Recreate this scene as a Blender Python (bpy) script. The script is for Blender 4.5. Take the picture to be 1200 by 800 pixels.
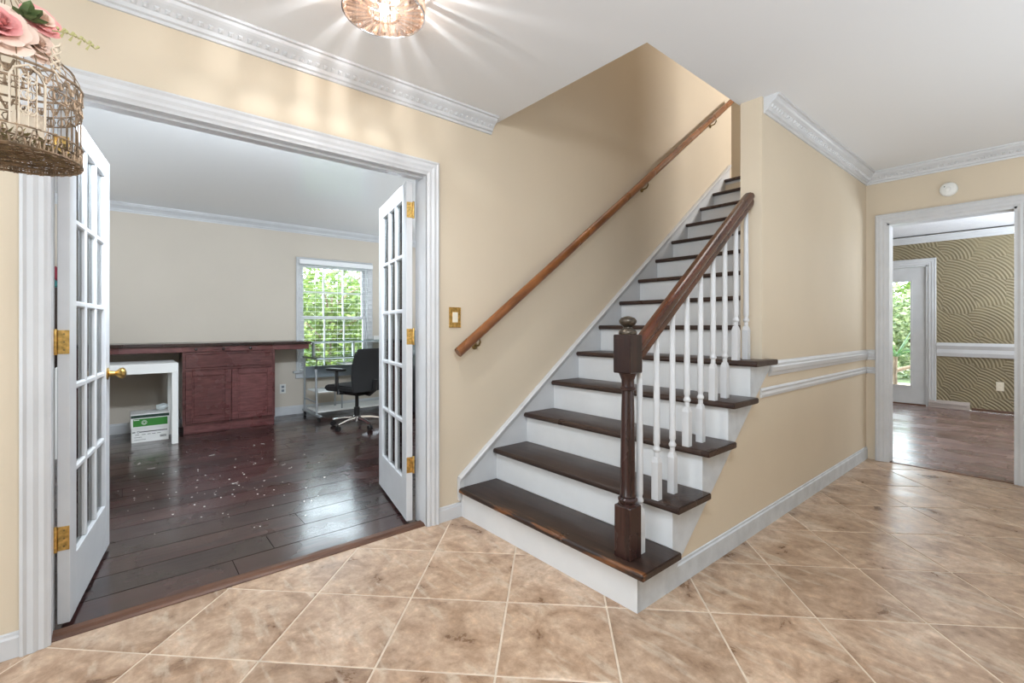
import bpy, bmesh, math, random
from mathutils import Vector, Matrix
random.seed(7)
for o in list(bpy.data.objects): bpy.data.objects.remove(o)
S = bpy.context.scene
C = S.collection
PI = math.pi

# ------------------------------------------------------------------ camera, world, sun, area lights, exposure
cam_d = bpy.data.cameras.new('camera'); cam = bpy.data.objects.new('camera', cam_d); C.objects.link(cam)
AL = math.radians(49.83)
cam.location = (0, 0, 1.14)
cam.rotation_euler = (PI/2, 0, AL)
cam_d.sensor_width = 36.0
cam_d.lens = 545.6/1200*36.0
cam_d.shift_y = -18/1200
cam_d.clip_start = 0.02; cam_d.clip_end = 200
S.camera = cam

W = bpy.data.worlds.new('world'); S.world = W; W.use_nodes = True
bgn = W.node_tree.nodes['Background']
bgn.inputs[0].default_value = (0.80, 0.90, 1.0, 1); bgn.inputs[1].default_value = 13.0

def lamp(name, kind, loc, energy, color=(1,1,1), size=1.0, size_y=None, rot=(0,0,0), radius=None, angle=None):
    d = bpy.data.lights.new(name, kind); d.energy = energy; d.color = color
    if kind == 'AREA':
        d.shape = 'RECTANGLE'; d.size = size; d.size_y = size_y or size
    if radius is not None: d.shadow_soft_size = radius
    if angle is not None: d.angle = angle
    o = bpy.data.objects.new(name, d); o.location = loc; o.rotation_euler = rot; C.objects.link(o)
    return o
COOL = (.80,.90,1); XO_ = -2.46
lamp('sun', 'SUN', (0,0,12), 9.0, (1,.96,.88), rot=(math.radians(38), 0, math.radians(60)), angle=.02)
lamp('foyer_bounce_fill', 'AREA', (1.0, -1.2, 1.0), 50, COOL, 2.4, 1.8, rot=(PI,0,0))  # added upward fill behind the camera, standing in for bounced flash
lamp('hall_bounce_fill', 'AREA', (1.3, 2.6, .5), 42, COOL, 1.2, 2.6, rot=(PI,0,0))  # added unseen fill facing up, brightens the hall by ceiling bounce
lamp('foyer_rear_fill', 'AREA', (-.75, -2.3, 1.3), 34, COOL, 1.5, 2.0, rot=(PI/2,0,0))  # unseen fill added behind the camera
lamp('hall_overhead_fill', 'AREA', (-.15, .55, 2.39), 34, COOL, .7, .7, rot=(math.radians(28), math.radians(22), 0))  # fill added above the frame, tilted for the stair wall; no fixture here
lamp('office_overhead_fill', 'AREA', (-3.9, 3.0, 2.40), 20, COOL, 1.2, .8)  # unseen fill added to lift the office behind the right door leaf
lamp('stairwell_fill', 'AREA', (-1.75, 3.2, 5.1), 9, (1,.98,.95), .6, 1.2)  # weak fill added upstairs to lift the dark upper wall
lamp('office_front_fill', 'AREA', (XO_-.10, .6, 2.10), 50, COOL, .12, 1.5, rot=(0, math.radians(70), 0))  # fill strip hidden above the door head, added to brighten the office fronts
lamp('office_bounce_fill', 'AREA', (-4.2, -1.05, .9), 20, COOL, 2.4, .8, rot=(PI,0,0))  # added up-facing fill, hidden behind the left door leaf
lamp('office_side_fill', 'AREA', (-4.2, 3.3, 1.0), 28, COOL, 2.2, .8, rot=(PI,0,0))  # added up-facing fill, out of sight past the right door leaf
lamp('dining_bounce_fill', 'AREA', (1.2, 7.0, .9), 165, COOL, 1.6, 2.4, rot=(PI,0,0))  # added up-facing fill out of view, brightens the sunroom
lamp('landing_window_light', 'AREA', (0.5, 6.0, 4.2), 80, (1,.98,.95), .5, .9, rot=(0, math.radians(65), math.radians(35)))
S.view_settings.view_transform = 'Standard'; S.view_settings.look = 'None'
S.view_settings.exposure = 0.33; S.view_settings.gamma = 1.0; S.view_settings.use_curve_mapping = False

# ------------------------------------------------------------------ helpers
class MB:
    def __init__(s): s.v = []; s.f = []
    def add(s, vs, fs):
        n = len(s.v); s.v += [tuple(v) for v in vs]; s.f += [tuple(i+n for i in f) for f in fs]; return s
    def box(s, x0, x1, y0, y1, z0, z1, M=None):
        vs = [Vector((x,y,z)) for z in (z0,z1) for y in (y0,y1) for x in (x0,x1)]
        if M: vs = [M@v for v in vs]
        return s.add(vs, [(0,2,3,1),(4,5,7,6),(0,1,5,4),(2,6,7,3),(0,4,6,2),(1,3,7,5)])
    def prism(s, poly, axis, a, b):
        """poly of 2D points extruded along axis from a to b; axis 0: (y,z), 1: (x,z), 2: (x,y)"""
        n = len(poly)
        def P(p, t): return {0:(t,p[0],p[1]), 1:(p[0],t,p[1]), 2:(p[0],p[1],t)}[axis]
        vs = [P(p,a) for p in poly]+[P(p,b) for p in poly]
        fs = [tuple(range(n))[::-1], tuple(range(n,2*n))]+[(i,(i+1)%n,(i+1)%n+n,i+n) for i in range(n)]
        return s.add(vs, fs)
    def lathe(s, prof, seg=20, c=(0,0,0), M=None, caps=True):
        vs = []; fs = []
        for r, z in prof:
            for k in range(seg):
                a = 2*PI*k/seg; v = Vector((c[0]+r*math.cos(a), c[1]+r*math.sin(a), c[2]+z)); vs.append(M@v if M else v)
        for i in range(len(prof)-1):
            for k in range(seg):
                k2 = (k+1)%seg; fs.append((i*seg+k, i*seg+k2, (i+1)*seg+k2, (i+1)*seg+k))
        if caps:
            fs.append(tuple(range(seg))[::-1]); fs.append(tuple((len(prof)-1)*seg+k for k in range(seg)))
        return s.add(vs, fs)
    def tube(s, pts, r, seg=8, closed=False):
        pts = [Vector(p) for p in pts]; n = len(pts); vs = []; fs = []
        up = Vector((0,0,1))
        for i, p in enumerate(pts):
            if closed: t = pts[(i+1)%n]-pts[i-1]
            else: t = pts[min(i+1,n-1)]-pts[max(i-1,0)]
            t.normalize()
            ref = up if abs(t.z) < .95 else Vector((1,0,0))
            a = t.cross(ref).normalized(); b = a.cross(t).normalized()
            rr = r[i] if isinstance(r, (list,tuple)) else r
            for k in range(seg):
                an = 2*PI*k/seg; vs.append(p+a*math.cos(an)*rr+b*math.sin(an)*rr)
        m = n if closed else n-1
        for i in range(m):
            j = (i+1)%n
            for k in range(seg):
                k2 = (k+1)%seg; fs.append((i*seg+k, i*seg+k2, j*seg+k2, j*seg+k))
        if not closed:
            fs.append(tuple(range(seg))[::-1]); fs.append(tuple((n-1)*seg+k for k in range(seg)))
        return s.add(vs, fs)
    def sweep(s, prof, p0, p1, out, up=(0,0,1)):
        """2D profile (outward, upward) swept straight from p0 to p1"""
        p0, p1, out, up = Vector(p0), Vector(p1), Vector(out), Vector(up); n = len(prof)
        vs = [p+out*a+up*b for p in (p0,p1) for a, b in prof]
        fs = [tuple(range(n)), tuple(range(n,2*n))[::-1]]+[(i,i+n,(i+1)%n+n,(i+1)%n) for i in range(n)]
        return s.add(vs, fs)
    def shift(s, d):
        s.v = [(v[0]+d[0], v[1]+d[1], v[2]+d[2]) for v in s.v]; return s
def mesh_of(name, mb, mats, bev=0, seg=1, smooth=False, ang=35):
    me = bpy.data.meshes.new(name); me.from_pydata(mb.v, [], mb.f)
    bm = bmesh.new(); bm.from_mesh(me)
    bmesh.ops.recalc_face_normals(bm, faces=bm.faces)
    if bev:
        es = [e for e in bm.edges if len(e.link_faces) == 2 and e.calc_face_angle(0) > math.radians(30)]
        bmesh.ops.bevel(bm, geom=es, offset=bev, segments=seg, affect='EDGES', clamp_overlap=True)
    bm.to_mesh(me); bm.free()
    for m in (mats if isinstance(mats, (list,tuple)) else [mats]): me.materials.append(m)
    if smooth:
        me.polygons.foreach_set('use_smooth', [True]*len(me.polygons)); me.set_sharp_from_angle(angle=math.radians(ang))
    return me
def tag(o, label=None, cat=None, group=None, kind=None):
    if label: o['label'] = label
    if cat: o['category'] = cat
    if group: o['group'] = group
    if kind: o['kind'] = kind
    return o
def obj(name, mb, mat, parent=None, bev=0, seg=1, smooth=False, ang=35, world=True):
    """links mb as ONE object; with world=True mb is in world coordinates and is moved into the parent's frame"""
    me = mb if isinstance(mb, bpy.types.Mesh) else None
    if me is None:
        if parent is not None and world:
            L = parent.location
            if parent.parent: L = L+parent.parent.location
            mb.shift((-L[0], -L[1], -L[2]))
        me = mesh_of(name, mb, mat, bev, seg, smooth, ang)
    o = bpy.data.objects.new(name, me); C.objects.link(o)
    if parent is not None: o.parent = parent
    return o
def struct(name, mb, mat, label, cat, **k):
    return tag(obj(name, mb, mat, **k), label, cat, kind='structure')
def thing(name, label, cat, loc=(0,0,0), rz=0, group=None, kind=None):
    o = bpy.data.objects.new(name, None); o.empty_display_size = .05; C.objects.link(o)
    o.location = loc; o.rotation_euler = (0,0,rz)
    return tag(o, label, cat, group, kind)

# ------------------------------------------------------------------ materials
def nt(name):
    m = bpy.data.materials.new(name); m.use_nodes = True
    t = m.node_tree; b = t.nodes['Principled BSDF']
    return m, t, b
def mat(name, col, rough=.5, metal=0, spec=.5, noise=None, bump=None, coat=0, emit=None, es=0, trans=0, sheen=0):
    """noise=(scale, amount) varies the colour; bump=(scale, strength)"""
    m, t, b = nt(name); N = t.nodes; L = t.links
    b.inputs['Base Color'].default_value = (*col, 1); b.inputs['Roughness'].default_value = rough
    b.inputs['Metallic'].default_value = metal; b.inputs['Specular IOR Level'].default_value = spec
    b.inputs['Coat Weight'].default_value = coat; b.inputs['Transmission Weight'].default_value = trans
    if emit: b.inputs['Emission Color'].default_value = (*emit,1); b.inputs['Emission Strength'].default_value = es
    if noise or bump:
        tc = N.new('ShaderNodeNewGeometry')
    if noise:
        n = N.new('ShaderNodeTexNoise'); n.inputs['Scale'].default_value = noise[0]; n.inputs['Detail'].default_value = 5
        L.new(tc.outputs['Position'], n.inputs['Vector'])
        r = N.new('ShaderNodeMapRange'); r.inputs[1].default_value = .3; r.inputs[2].default_value = .7
        r.inputs[3].default_value = 1-noise[1]; r.inputs[4].default_value = 1+noise[1]; L.new(n.outputs[0], r.inputs[0])
        x = N.new('ShaderNodeVectorMath'); x.operation = 'SCALE'; x.inputs[0].default_value = col; L.new(r.outputs[0], x.inputs['Scale'])
        L.new(x.outputs[0], b.inputs['Base Color'])
    if bump:
        n2 = N.new('ShaderNodeTexNoise'); n2.inputs['Scale'].default_value = bump[0]; n2.inputs['Detail'].default_value = 4
        L.new(tc.outputs['Position'], n2.inputs['Vector'])
        bp = N.new('ShaderNodeBump'); bp.inputs['Strength'].default_value = bump[1]; bp.inputs['Distance'].default_value = .004
        L.new(n2.outputs[0], bp.inputs['Height']); L.new(bp.outputs[0], b.inputs['Normal'])
    return m
def ramp(t, stops):
    r = t.nodes.new('ShaderNodeValToRGB'); e = r.color_ramp.elements
    while len(e) < len(stops): e.new(.5)
    for k, (p, c) in enumerate(stops): e[k].position = p; e[k].color = (*c, 1)
    return r
def posmap(t, scale=(1,1,1), rot=(0,0,0), rnd=0):
    N = t.nodes; L = t.links
    g = N.new('ShaderNodeNewGeometry'); mp = N.new('ShaderNodeMapping')
    mp.inputs['Scale'].default_value = scale; mp.inputs['Rotation'].default_value = rot
    L.new(g.outputs['Position'], mp.inputs['Vector'])
    if rnd:
        oi = N.new('ShaderNodeObjectInfo'); mu = N.new('ShaderNodeMath'); mu.operation = 'MULTIPLY'; mu.inputs[1].default_value = rnd
        L.new(oi.outputs['Random'], mu.inputs[0]); cb = N.new('ShaderNodeCombineXYZ')
        for k in range(3): L.new(mu.outputs[0], cb.inputs[k])
        L.new(cb.outputs[0], mp.inputs['Location'])
        return mp, oi
    return mp
def wood(name, dark, light, rough=.35, grain=(1,14,14), rnd=9, wear=None, coat=.0, var=.25, bumpk=.25, rv=.12):
    m, t, b = nt(name); N = t.nodes; L = t.links
    mp, oi = posmap(t, grain, rnd=rnd)
    n = N.new('ShaderNodeTexNoise'); n.inputs['Scale'].default_value = 3; n.inputs['Detail'].default_value = 8; n.inputs['Roughness'].default_value = .65
    L.new(mp.outputs[0], n.inputs['Vector'])
    r = ramp(t, [(.3, dark), (.72, light)]); L.new(n.outputs[0], r.inputs[0])
    mr = N.new('ShaderNodeMapRange'); mr.inputs[3].default_value = 1-var; mr.inputs[4].default_value = 1+var
    L.new(oi.outputs['Random'], mr.inputs[0])
    v = N.new('ShaderNodeVectorMath'); v.operation = 'SCALE'; L.new(r.outputs[0], v.inputs[0]); L.new(mr.outputs[0], v.inputs['Scale'])
    out = v.outputs[0]
    if wear:
        n3 = N.new('ShaderNodeTexNoise'); n3.inputs['Scale'].default_value = wear[1]; n3.inputs['Detail'].default_value = 6
        g = N.new('ShaderNodeNewGeometry'); L.new(g.outputs['Position'], n3.inputs['Vector'])
        r3 = ramp(t, [(wear[2], (0,0,0)), (wear[2]+.08, (1,1,1))]); L.new(n3.outputs[0], r3.inputs[0])
        fac = r3.outputs[0]
        if len(wear) > 3:
            mp3 = posmap(t, (1,7,7)); L.new(mp3.outputs[0], n3.inputs['Vector'])
            sx = N.new('ShaderNodeSeparateXYZ'); L.new(g.outputs['Position'], sx.inputs[0])
            ed = N.new('ShaderNodeMapRange'); ed.inputs[1].default_value = wear[3]; ed.inputs[2].default_value = wear[3]+.05; ed.inputs[3].default_value = 1; ed.inputs[4].default_value = 0; L.new(sx.outputs[1], ed.inputs[0])
            ml = N.new('ShaderNodeMath'); ml.operation = 'MULTIPLY'; L.new(fac, ml.inputs[0]); L.new(ed.outputs[0], ml.inputs[1]); fac = ml.outputs[0]
        mx = N.new('ShaderNodeMix'); mx.data_type = 'RGBA'; L.new(fac, mx.inputs[0]); L.new(out, mx.inputs[6]); mx.inputs[7].default_value = (*wear[0],1)
        out = mx.outputs[2]
    L.new(out, b.inputs['Base Color'])
    n2 = N.new('ShaderNodeTexNoise'); n2.inputs['Scale'].default_value = 2.2; n2.inputs['Detail'].default_value = 6
    g2 = N.new('ShaderNodeNewGeometry'); L.new(g2.outputs['Position'], n2.inputs['Vector'])
    rr = N.new('ShaderNodeMapRange'); rr.inputs[1].default_value = .35; rr.inputs[2].default_value = .65
    rr.inputs[3].default_value = max(.03, rough-rv); rr.inputs[4].default_value = rough+rv; L.new(n2.outputs[0], rr.inputs[0]); L.new(rr.outputs[0], b.inputs['Roughness'])
    b.inputs['Coat Weight'].default_value = coat; b.inputs['Coat Roughness'].default_value = .15
    bp = N.new('ShaderNodeBump'); bp.inputs['Strength'].default_value = bumpk; bp.inputs['Distance'].default_value = .003
    L.new(n.outputs[0], bp.inputs['Height']); L.new(bp.outputs[0], b.inputs['Normal'])
    return m

M_wall = mat('beige_wall_paint', (.665,.57,.44), .62, noise=(1.3,.03), bump=(90,.05), spec=.3)
M_wallo = mat('office_wall_paint', (.62,.56,.48), .65, noise=(1.3,.03), spec=.3)
M_ceil = mat('ceiling_paint', (.80,.81,.82), .75, bump=(40,.05), spec=.2)
M_ceil_tex = mat('stippled_ceiling', (.78,.78,.80), .8, noise=(120,.10), bump=(160,.9), spec=.2)
M_ceilg = mat('glossy_ceiling_paint', (.72,.72,.72), .20, bump=(5,.12), spec=.9)
M_white = mat('white_trim_paint', (.61,.62,.635), .36, noise=(7,.04), bump=(30,.06))
M_scuff = mat('scuffed_white_paint', (.58,.61,.64), .45, noise=(14,.10), bump=(30,.12))
M_riser = mat('riser_paint', (.73,.74,.745), .42, noise=(6,.035))
M_brass = mat('worn_brass', (.62,.40,.13), .32, 1, noise=(60,.35))
M_dbrass = mat('dull_brass', (.30,.22,.10), .35, 1, noise=(60,.3))
M_tread = wood('stained_tread', (.018,.009,.007), (.060,.034,.026), .34, grain=(1,12,12), rnd=5, wear=((.08,.04,.022), 14, .72), rv=.08)
M_treadw = wood('worn_tread', (.018,.009,.007), (.052,.028,.020), .32, grain=(1,12,12), rnd=5, wear=((.17,.065,.022), 4, .525, 1.552), rv=.08)
M_newel = wood('newel_stain', (.012,.006,.006), (.050,.020,.016), .30, grain=(12,12,1), wear=((.16,.09,.07), 60, .74))
M_rail = wood('banister_stain', (.014,.004,.003), (.10,.026,.010), .20, grain=(12,1,1.5), coat=.3)
M_wrail = wood('wall_rail_stain', (.09,.027,.007), (.29,.105,.028), .28, grain=(12,1,1.5), coat=.3)
M_finial = mat('dark_bronze', (.07,.055,.04), .3, .6, noise=(40,.3))
M_plank = wood('dark_plank', (.010,.0035,.003), (.055,.019,.016), .27, grain=(10,1,10), rnd=20, var=.4, bumpk=.35, rv=.12, coat=.4)
M_subfl = mat('dark_subfloor', (.006,.004,.004), .6)
M_dplank = wood('dining_plank', (.11,.06,.05), (.33,.215,.185), .24, grain=(1,9,9), rnd=20, var=.25, bumpk=.6)
M_thresh = wood('threshold_oak', (.06,.022,.010), (.18,.075,.035), .4, grain=(12,1,12))
M_cherry = wood('cherry_cabinet', (.060,.018,.019), (.19,.070,.068), .28, grain=(16,2.4,16), rnd=6, coat=.2)
M_cherryd = wood('dark_counter', (.012,.005,.005), (.045,.018,.016), .25, grain=(10,1,10), coat=.2)
M_black = mat('black_fabric', (.012,.012,.013), .8, bump=(300,.2))
M_blackp = mat('black_plastic', (.015,.015,.016), .4)
M_silver = mat('silver_tube', (.42,.45,.48), .35, .6)
M_chrome = mat('polished_metal', (.75,.75,.76), .15, 1)
M_grey = mat('grey_panel', (.22,.25,.28), .5)
M_pwhite = mat('white_laminate', (.82,.82,.80), .4)
M_plastic = mat('white_plastic', (.80,.80,.77), .4)
M_ivory = mat('ivory_plastic', (.78,.72,.58), .4)
M_wire = mat('aged_cream_metal', (.33,.235,.155), .5, .35, noise=(45,.5))
M_wired = mat('aged_bronze_metal', (.16,.105,.06), .5, .5, noise=(45,.5))
M_rose = mat('rose_silk', (.86,.38,.36), .7, noise=(18,.22))
M_rosep = mat('rose_silk_pale', (.90,.68,.56), .7, noise=(18,.12))
M_leafd = mat('silk_leaf', (.10,.15,.05), .6, noise=(30,.3))
M_sprig = mat('yellow_sprig', (.50,.46,.20), .6)
M_candle = mat('cream_wax', (.72,.60,.46), .5)
M_moss = mat('dried_moss', (.22,.17,.07), .9, noise=(50,.5))
M_green = mat('box_green', (.035,.22,.03), .5)
M_dgreen = mat('box_dark_green', (.01,.04,.025), .5)
M_ink = mat('printed_ink', (.02,.02,.025), .6)
M_bag = mat('crumpled_plastic', (.75,.82,.84), .3)
M_bark = mat('bark', (.13,.09,.06), .9, noise=(8,.4))
M_lawn = mat('lawn_ground', (.06,.085,.03), .9, noise=(3,.4))
M_patio = mat('pale_concrete', (.55,.53,.49), .8, noise=(6,.12))
M_blind = mat('blind_slat', (.86,.87,.88), .4)
M_debris = mat('paint_chips', (.75,.74,.70), .7)
M_vent = mat('floor_grille', (.42,.36,.33), .5, .3)
M_red = mat('maroon_cloth', (.22,.012,.03), .8); M_teal = mat('teal_cloth', (.04,.20,.20), .8)

def leafmat(name, a, b_):
    m, t, b = nt(name); N = t.nodes; L = t.links
    mp = posmap(t, (6,6,6)); n = N.new('ShaderNodeTexNoise'); n.inputs['Scale'].default_value = 1.3; n.inputs['Detail'].default_value = 3
    L.new(mp.outputs[0], n.inputs['Vector']); r = ramp(t, [(.36,a),(.64,b_)]); L.new(n.outputs[0], r.inputs[0]); L.new(r.outputs[0], b.inputs['Base Color'])
    b.inputs['Roughness'].default_value = .5
    tr = N.new('ShaderNodeBsdfTranslucent'); L.new(r.outputs[0], tr.inputs[0]); mx = N.new('ShaderNodeMixShader'); mx.inputs[0].default_value = .4
    L.new(b.outputs[0], mx.inputs[1]); L.new(tr.outputs[0], mx.inputs[2]); L.new(mx.outputs[0], N['Material Output'].inputs[0])
    return m
M_leaf = leafmat('tree_leaf', (.035,.08,.015), (.16,.22,.045))
M_leaf2 = leafmat('pale_leaf', (.06,.10,.035), (.22,.25,.12))
M_strap = leafmat('strap_leaf', (.012,.05,.012), (.06,.14,.035))

def glassmat(name, tint=(1,1,1), gl=.10, rough=.02):
    m, t, b = nt(name); N = t.nodes; L = t.links; N.remove(b)
    tr = N.new('ShaderNodeBsdfTransparent'); tr.inputs[0].default_value = (*tint,1)
    g = N.new('ShaderNodeBsdfGlossy'); g.inputs['Roughness'].default_value = rough
    fr = N.new('ShaderNodeFresnel'); fr.inputs[0].default_value = 1.45
    mx = N.new('ShaderNodeMixShader'); L.new(fr.outputs[0], mx.inputs[0]); L.new(tr.outputs[0], mx.inputs[1]); L.new(g.outputs[0], mx.inputs[2])
    L.new(mx.outputs[0], N['Material Output'].inputs[0]); return m
M_glass = glassmat('clear_glass', (.93,.95,.94))
M_deskglass = glassmat('desk_glass', (.75,.85,.83))
def crystalmat():
    m, t, b = nt('lamp_crystal'); N = t.nodes; L = t.links; N.remove(b)
    tr = N.new('ShaderNodeBsdfTransparent'); tr.inputs[0].default_value = (.93,.86,.80,1)
    g = N.new('ShaderNodeBsdfGlossy'); g.inputs['Roughness'].default_value = .12; g.inputs[0].default_value = (.80,.68,.60,1)
    d = N.new('ShaderNodeBsdfTranslucent'); d.inputs[0].default_value = (.8,.64,.54,1)
    m1 = N.new('ShaderNodeMixShader'); m1.inputs[0].default_value = .03; L.new(g.outputs[0], m1.inputs[1]); L.new(d.outputs[0], m1.inputs[2])
    m2 = N.new('ShaderNodeMixShader'); m2.inputs[0].default_value = .55; L.new(tr.outputs[0], m2.inputs[1]); L.new(m1.outputs[0], m2.inputs[2])
    L.new(m2.outputs[0], N['Material Output'].inputs[0]); return m
M_crystal = crystalmat()

def tilemat():
    m, t, b = nt('travertine_tile'); N = t.nodes; L = t.links
    mp, oi = posmap(t, (1,1,1), rnd=13)
    n = N.new('ShaderNodeTexNoise'); n.inputs['Scale'].default_value = 5; n.inputs['Detail'].default_value = 9; n.inputs['Roughness'].default_value = .68; n.inputs['Distortion'].default_value = .6
    L.new(mp.outputs[0], n.inputs['Vector'])
    r = ramp(t, [(.28,(.17,.095,.057)), (.42,(.385,.25,.162)), (.56,(.53,.375,.262)), (.74,(.70,.56,.435))]); L.new(n.outputs[0], r.inputs[0])
    # long pale streaks and pits
    mp2, _ = posmap(t, (2.2,9,3), rot=(0,0,PI/4), rnd=7)
    n2 = N.new('ShaderNodeTexNoise'); n2.inputs['Scale'].default_value = 2.4; n2.inputs['Detail'].default_value = 7; L.new(mp2.outputs[0], n2.inputs['Vector'])
    r2 = ramp(t, [(.57,(0,0,0)), (.66,(.6,.6,.6))]); L.new(n2.outputs[0], r2.inputs[0])
    mx = N.new('ShaderNodeMix'); mx.data_type = 'RGBA'; L.new(r2.outputs[0], mx.inputs[0]); L.new(r.outputs[0], mx.inputs[6]); mx.inputs[7].default_value = (.60,.49,.38,1)
    n4 = N.new('ShaderNodeTexNoise'); n4.inputs['Scale'].default_value = 22; n4.inputs['Detail'].default_value = 9; n4.inputs['Roughness'].default_value = .72; L.new(mp.outputs[0], n4.inputs['Vector'])
    r4 = ramp(t, [(.27,(.48,.42,.38)), (.42,(.84,.82,.80)), (.56,(1.0,1.0,1.0)), (.72,(1.30,1.27,1.22))]); L.new(n4.outputs[0], r4.inputs[0])
    mu = N.new('ShaderNodeMix'); mu.data_type = 'RGBA'; mu.blend_type = 'MULTIPLY'; mu.inputs[0].default_value = 1; L.new(mx.outputs[2], mu.inputs[6]); L.new(r4.outputs[0], mu.inputs[7])
    mr = N.new('ShaderNodeMapRange'); mr.inputs[3].default_value = .90; mr.inputs[4].default_value = 1.10; L.new(oi.outputs['Random'], mr.inputs[0])
    v = N.new('ShaderNodeVectorMath'); v.operation = 'SCALE'; L.new(mu.outputs[2], v.inputs[0]); L.new(mr.outputs[0], v.inputs['Scale'])
    L.new(v.outputs[0], b.inputs['Base Color'])
    rr = N.new('ShaderNodeMapRange'); rr.inputs[1].default_value = .3; rr.inputs[2].default_value = .7; rr.inputs[3].default_value = .24; rr.inputs[4].default_value = .46; b.inputs['Specular IOR Level'].default_value = .42
    L.new(n.outputs[0], rr.inputs[0]); L.new(rr.outputs[0], b.inputs['Roughness'])
    bp = N.new('ShaderNodeBump'); bp.inputs['Strength'].default_value = .28; bp.inputs['Distance'].default_value = .006; L.new(n.outputs[0], bp.inputs['Height']); L.new(bp.outputs[0], b.inputs['Normal'])
    return m
M_tile = tilemat()
M_grout = mat('tile_grout', (.66,.55,.43), .85, noise=(20,.15))

def combed():
    """plaster combed into overlapping fans"""
    m, t, b = nt('combed_plaster'); N = t.nodes; L = t.links
    g = N.new('ShaderNodeNewGeometry'); sp = N.new('ShaderNodeSeparateXYZ'); L.new(g.outputs['Position'], sp.inputs[0])
    cb = N.new('ShaderNodeCombineXYZ'); L.new(sp.outputs[0], cb.inputs[0]); L.new(sp.outputs[2], cb.inputs[1])
    vo = N.new('ShaderNodeTexVoronoi'); vo.voronoi_dimensions = '2D'; vo.inputs['Scale'].default_value = 2.9; vo.inputs['Randomness'].default_value = .75
    L.new(cb.outputs[0], vo.inputs['Vector'])
    off = N.new('ShaderNodeVectorMath'); off.operation = 'SUBTRACT'; L.new(cb.outputs[0], off.inputs[0]); L.new(vo.outputs['Position'], off.inputs[1])
    ad = N.new('ShaderNodeVectorMath'); ad.operation = 'ADD'; ad.inputs[1].default_value = (.24,.26,0); L.new(off.outputs[0], ad.inputs[0])
    ln = N.new('ShaderNodeVectorMath'); ln.operation = 'LENGTH'; L.new(ad.outputs[0], ln.inputs[0])
    mu = N.new('ShaderNodeMath'); mu.operation = 'MULTIPLY'; mu.inputs[1].default_value = 2*PI/.036; L.new(ln.outputs['Value'], mu.inputs[0])
    sn = N.new('ShaderNodeMath'); sn.operation = 'SINE'; L.new(mu.outputs[0], sn.inputs[0])
    r = ramp(t, [(0,(.17,.135,.075)), (1,(.33,.28,.18))])
    ma = N.new('ShaderNodeMapRange'); ma.inputs[1].default_value = -1; ma.inputs[2].default_value = 1; L.new(sn.outputs[0], ma.inputs[0]); L.new(ma.outputs[0], r.inputs[0])
    no = N.new('ShaderNodeTexNoise'); no.inputs['Scale'].default_value = 3; L.new(g.outputs['Position'], no.inputs['Vector'])
    rn = ramp(t, [(.42,(0,0,0)), (.56,(1,1,1))]); L.new(no.outputs[0], rn.inputs[0])
    mx = N.new('ShaderNodeMix'); mx.data_type = 'RGBA'; L.new(rn.outputs[0], mx.inputs[0]); mx.inputs[6].default_value = (.27,.225,.135,1); L.new(r.outputs[0], mx.inputs[7])
    L.new(mx.outputs[2], b.inputs['Base Color']); b.inputs['Roughness'].default_value = .6
    bp = N.new('ShaderNodeBump'); bp.inputs['Strength'].default_value = .8; bp.inputs['Distance'].default_value = .006; L.new(ma.outputs[0], bp.inputs['Height']); L.new(bp.outputs[0], b.inputs['Normal'])
    return m
M_combed = combed()

# ------------------------------------------------------------------ setting: walls, floors, ceilings
CZ = 2.44
WT = .12
XA = -2.34; XO = XA-WT           # wall between foyer and office
XS = -1.10; XSI = XS-WT          # wall beside the stairs
YB = 4.93                        # far wall of the hall
YD0 = YB+WT; YD1 = 8.80          # sunroom beyond
XOB = -6.44                      # back wall of the office
DY0, DY1, DZ = -.200, 1.350, 2.014   # double door opening
UZ = 5.2

b = MB()
b.box(XO, XA, -2.4, DY0, 0, CZ+.02); b.box(XO, XA, DY0, DY1, DZ, CZ+.02); b.box(XO, XA, DY1, 5.109, 0, UZ)
b.box(XO, XA, -2.4, 1.35, CZ+.02, UZ)
struct('wall_left', b, M_wall, 'beige painted wall holding the double door opening and rising along the stairs', 'wall')
b = MB()
b.prism([(1.60,0),(YB,0),(YB,2.69),(2.78,2.69),(2.78,.92),(2.60,.70),(1.72,.0)], 0, XSI, XS)
struct('wall_stair', b, M_wall, 'beige wall beside the staircase with two chair rails and a bright end face', 'wall')
OX0, OX1, OZ = -.955, -.215, 2.0
b = MB()
b.box(XO, OX0, YB, YD0, 0, CZ+.2); b.box(OX0, OX1, YB, YD0, OZ, CZ+.2); b.box(OX1, 2.8, YB, YD0, 0, CZ+.2)
struct('wall_far', b, M_wall, 'beige far wall of the hall pierced by the white cased doorway', 'wall')
struct('wall_near', MB().box(XO, 2.8, -2.52, -2.4, 0, CZ+.2), M_wall, 'beige entrance wall behind the viewer', 'wall')
struct('wall_right', MB().box(2.8, 2.92, -2.52, YD1+.2, 0, CZ+.2), M_wall, 'beige wall closing the hall opposite the double doors', 'wall')
b = MB().prism([(XA,-2.4),(2.8,-2.4),(2.8,YB),(XSI-.012,YB),(XSI-.012,1.85),(XA,1.85)], 2, CZ, CZ+.25)
struct('ceiling', b, M_ceil, 'smooth white hall ceiling cut open above the stairs', 'ceiling')
b = MB().box(XA, XSI-.012, 1.73, 1.85, CZ+.25, UZ); b.box(XSI, XS, 1.73, 4.66, 2.70, UZ).box(XS, 1.6, 4.54, 4.66, 2.70, UZ)
struct('wall_stairwell', b, M_wall, 'beige upper wall around the stairwell opening', 'wall')
b = MB().box(-4.2, 1.6, 6.9, 7.02, 2.69, UZ); b.box(1.5, 1.6, 4.66, 6.9, 2.69, UZ); b.box(-4.3, -4.2, 5.0, 7.02, 2.69, UZ); b.box(-4.2, XO, 5.0, 5.109, 2.69, UZ)
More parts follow.
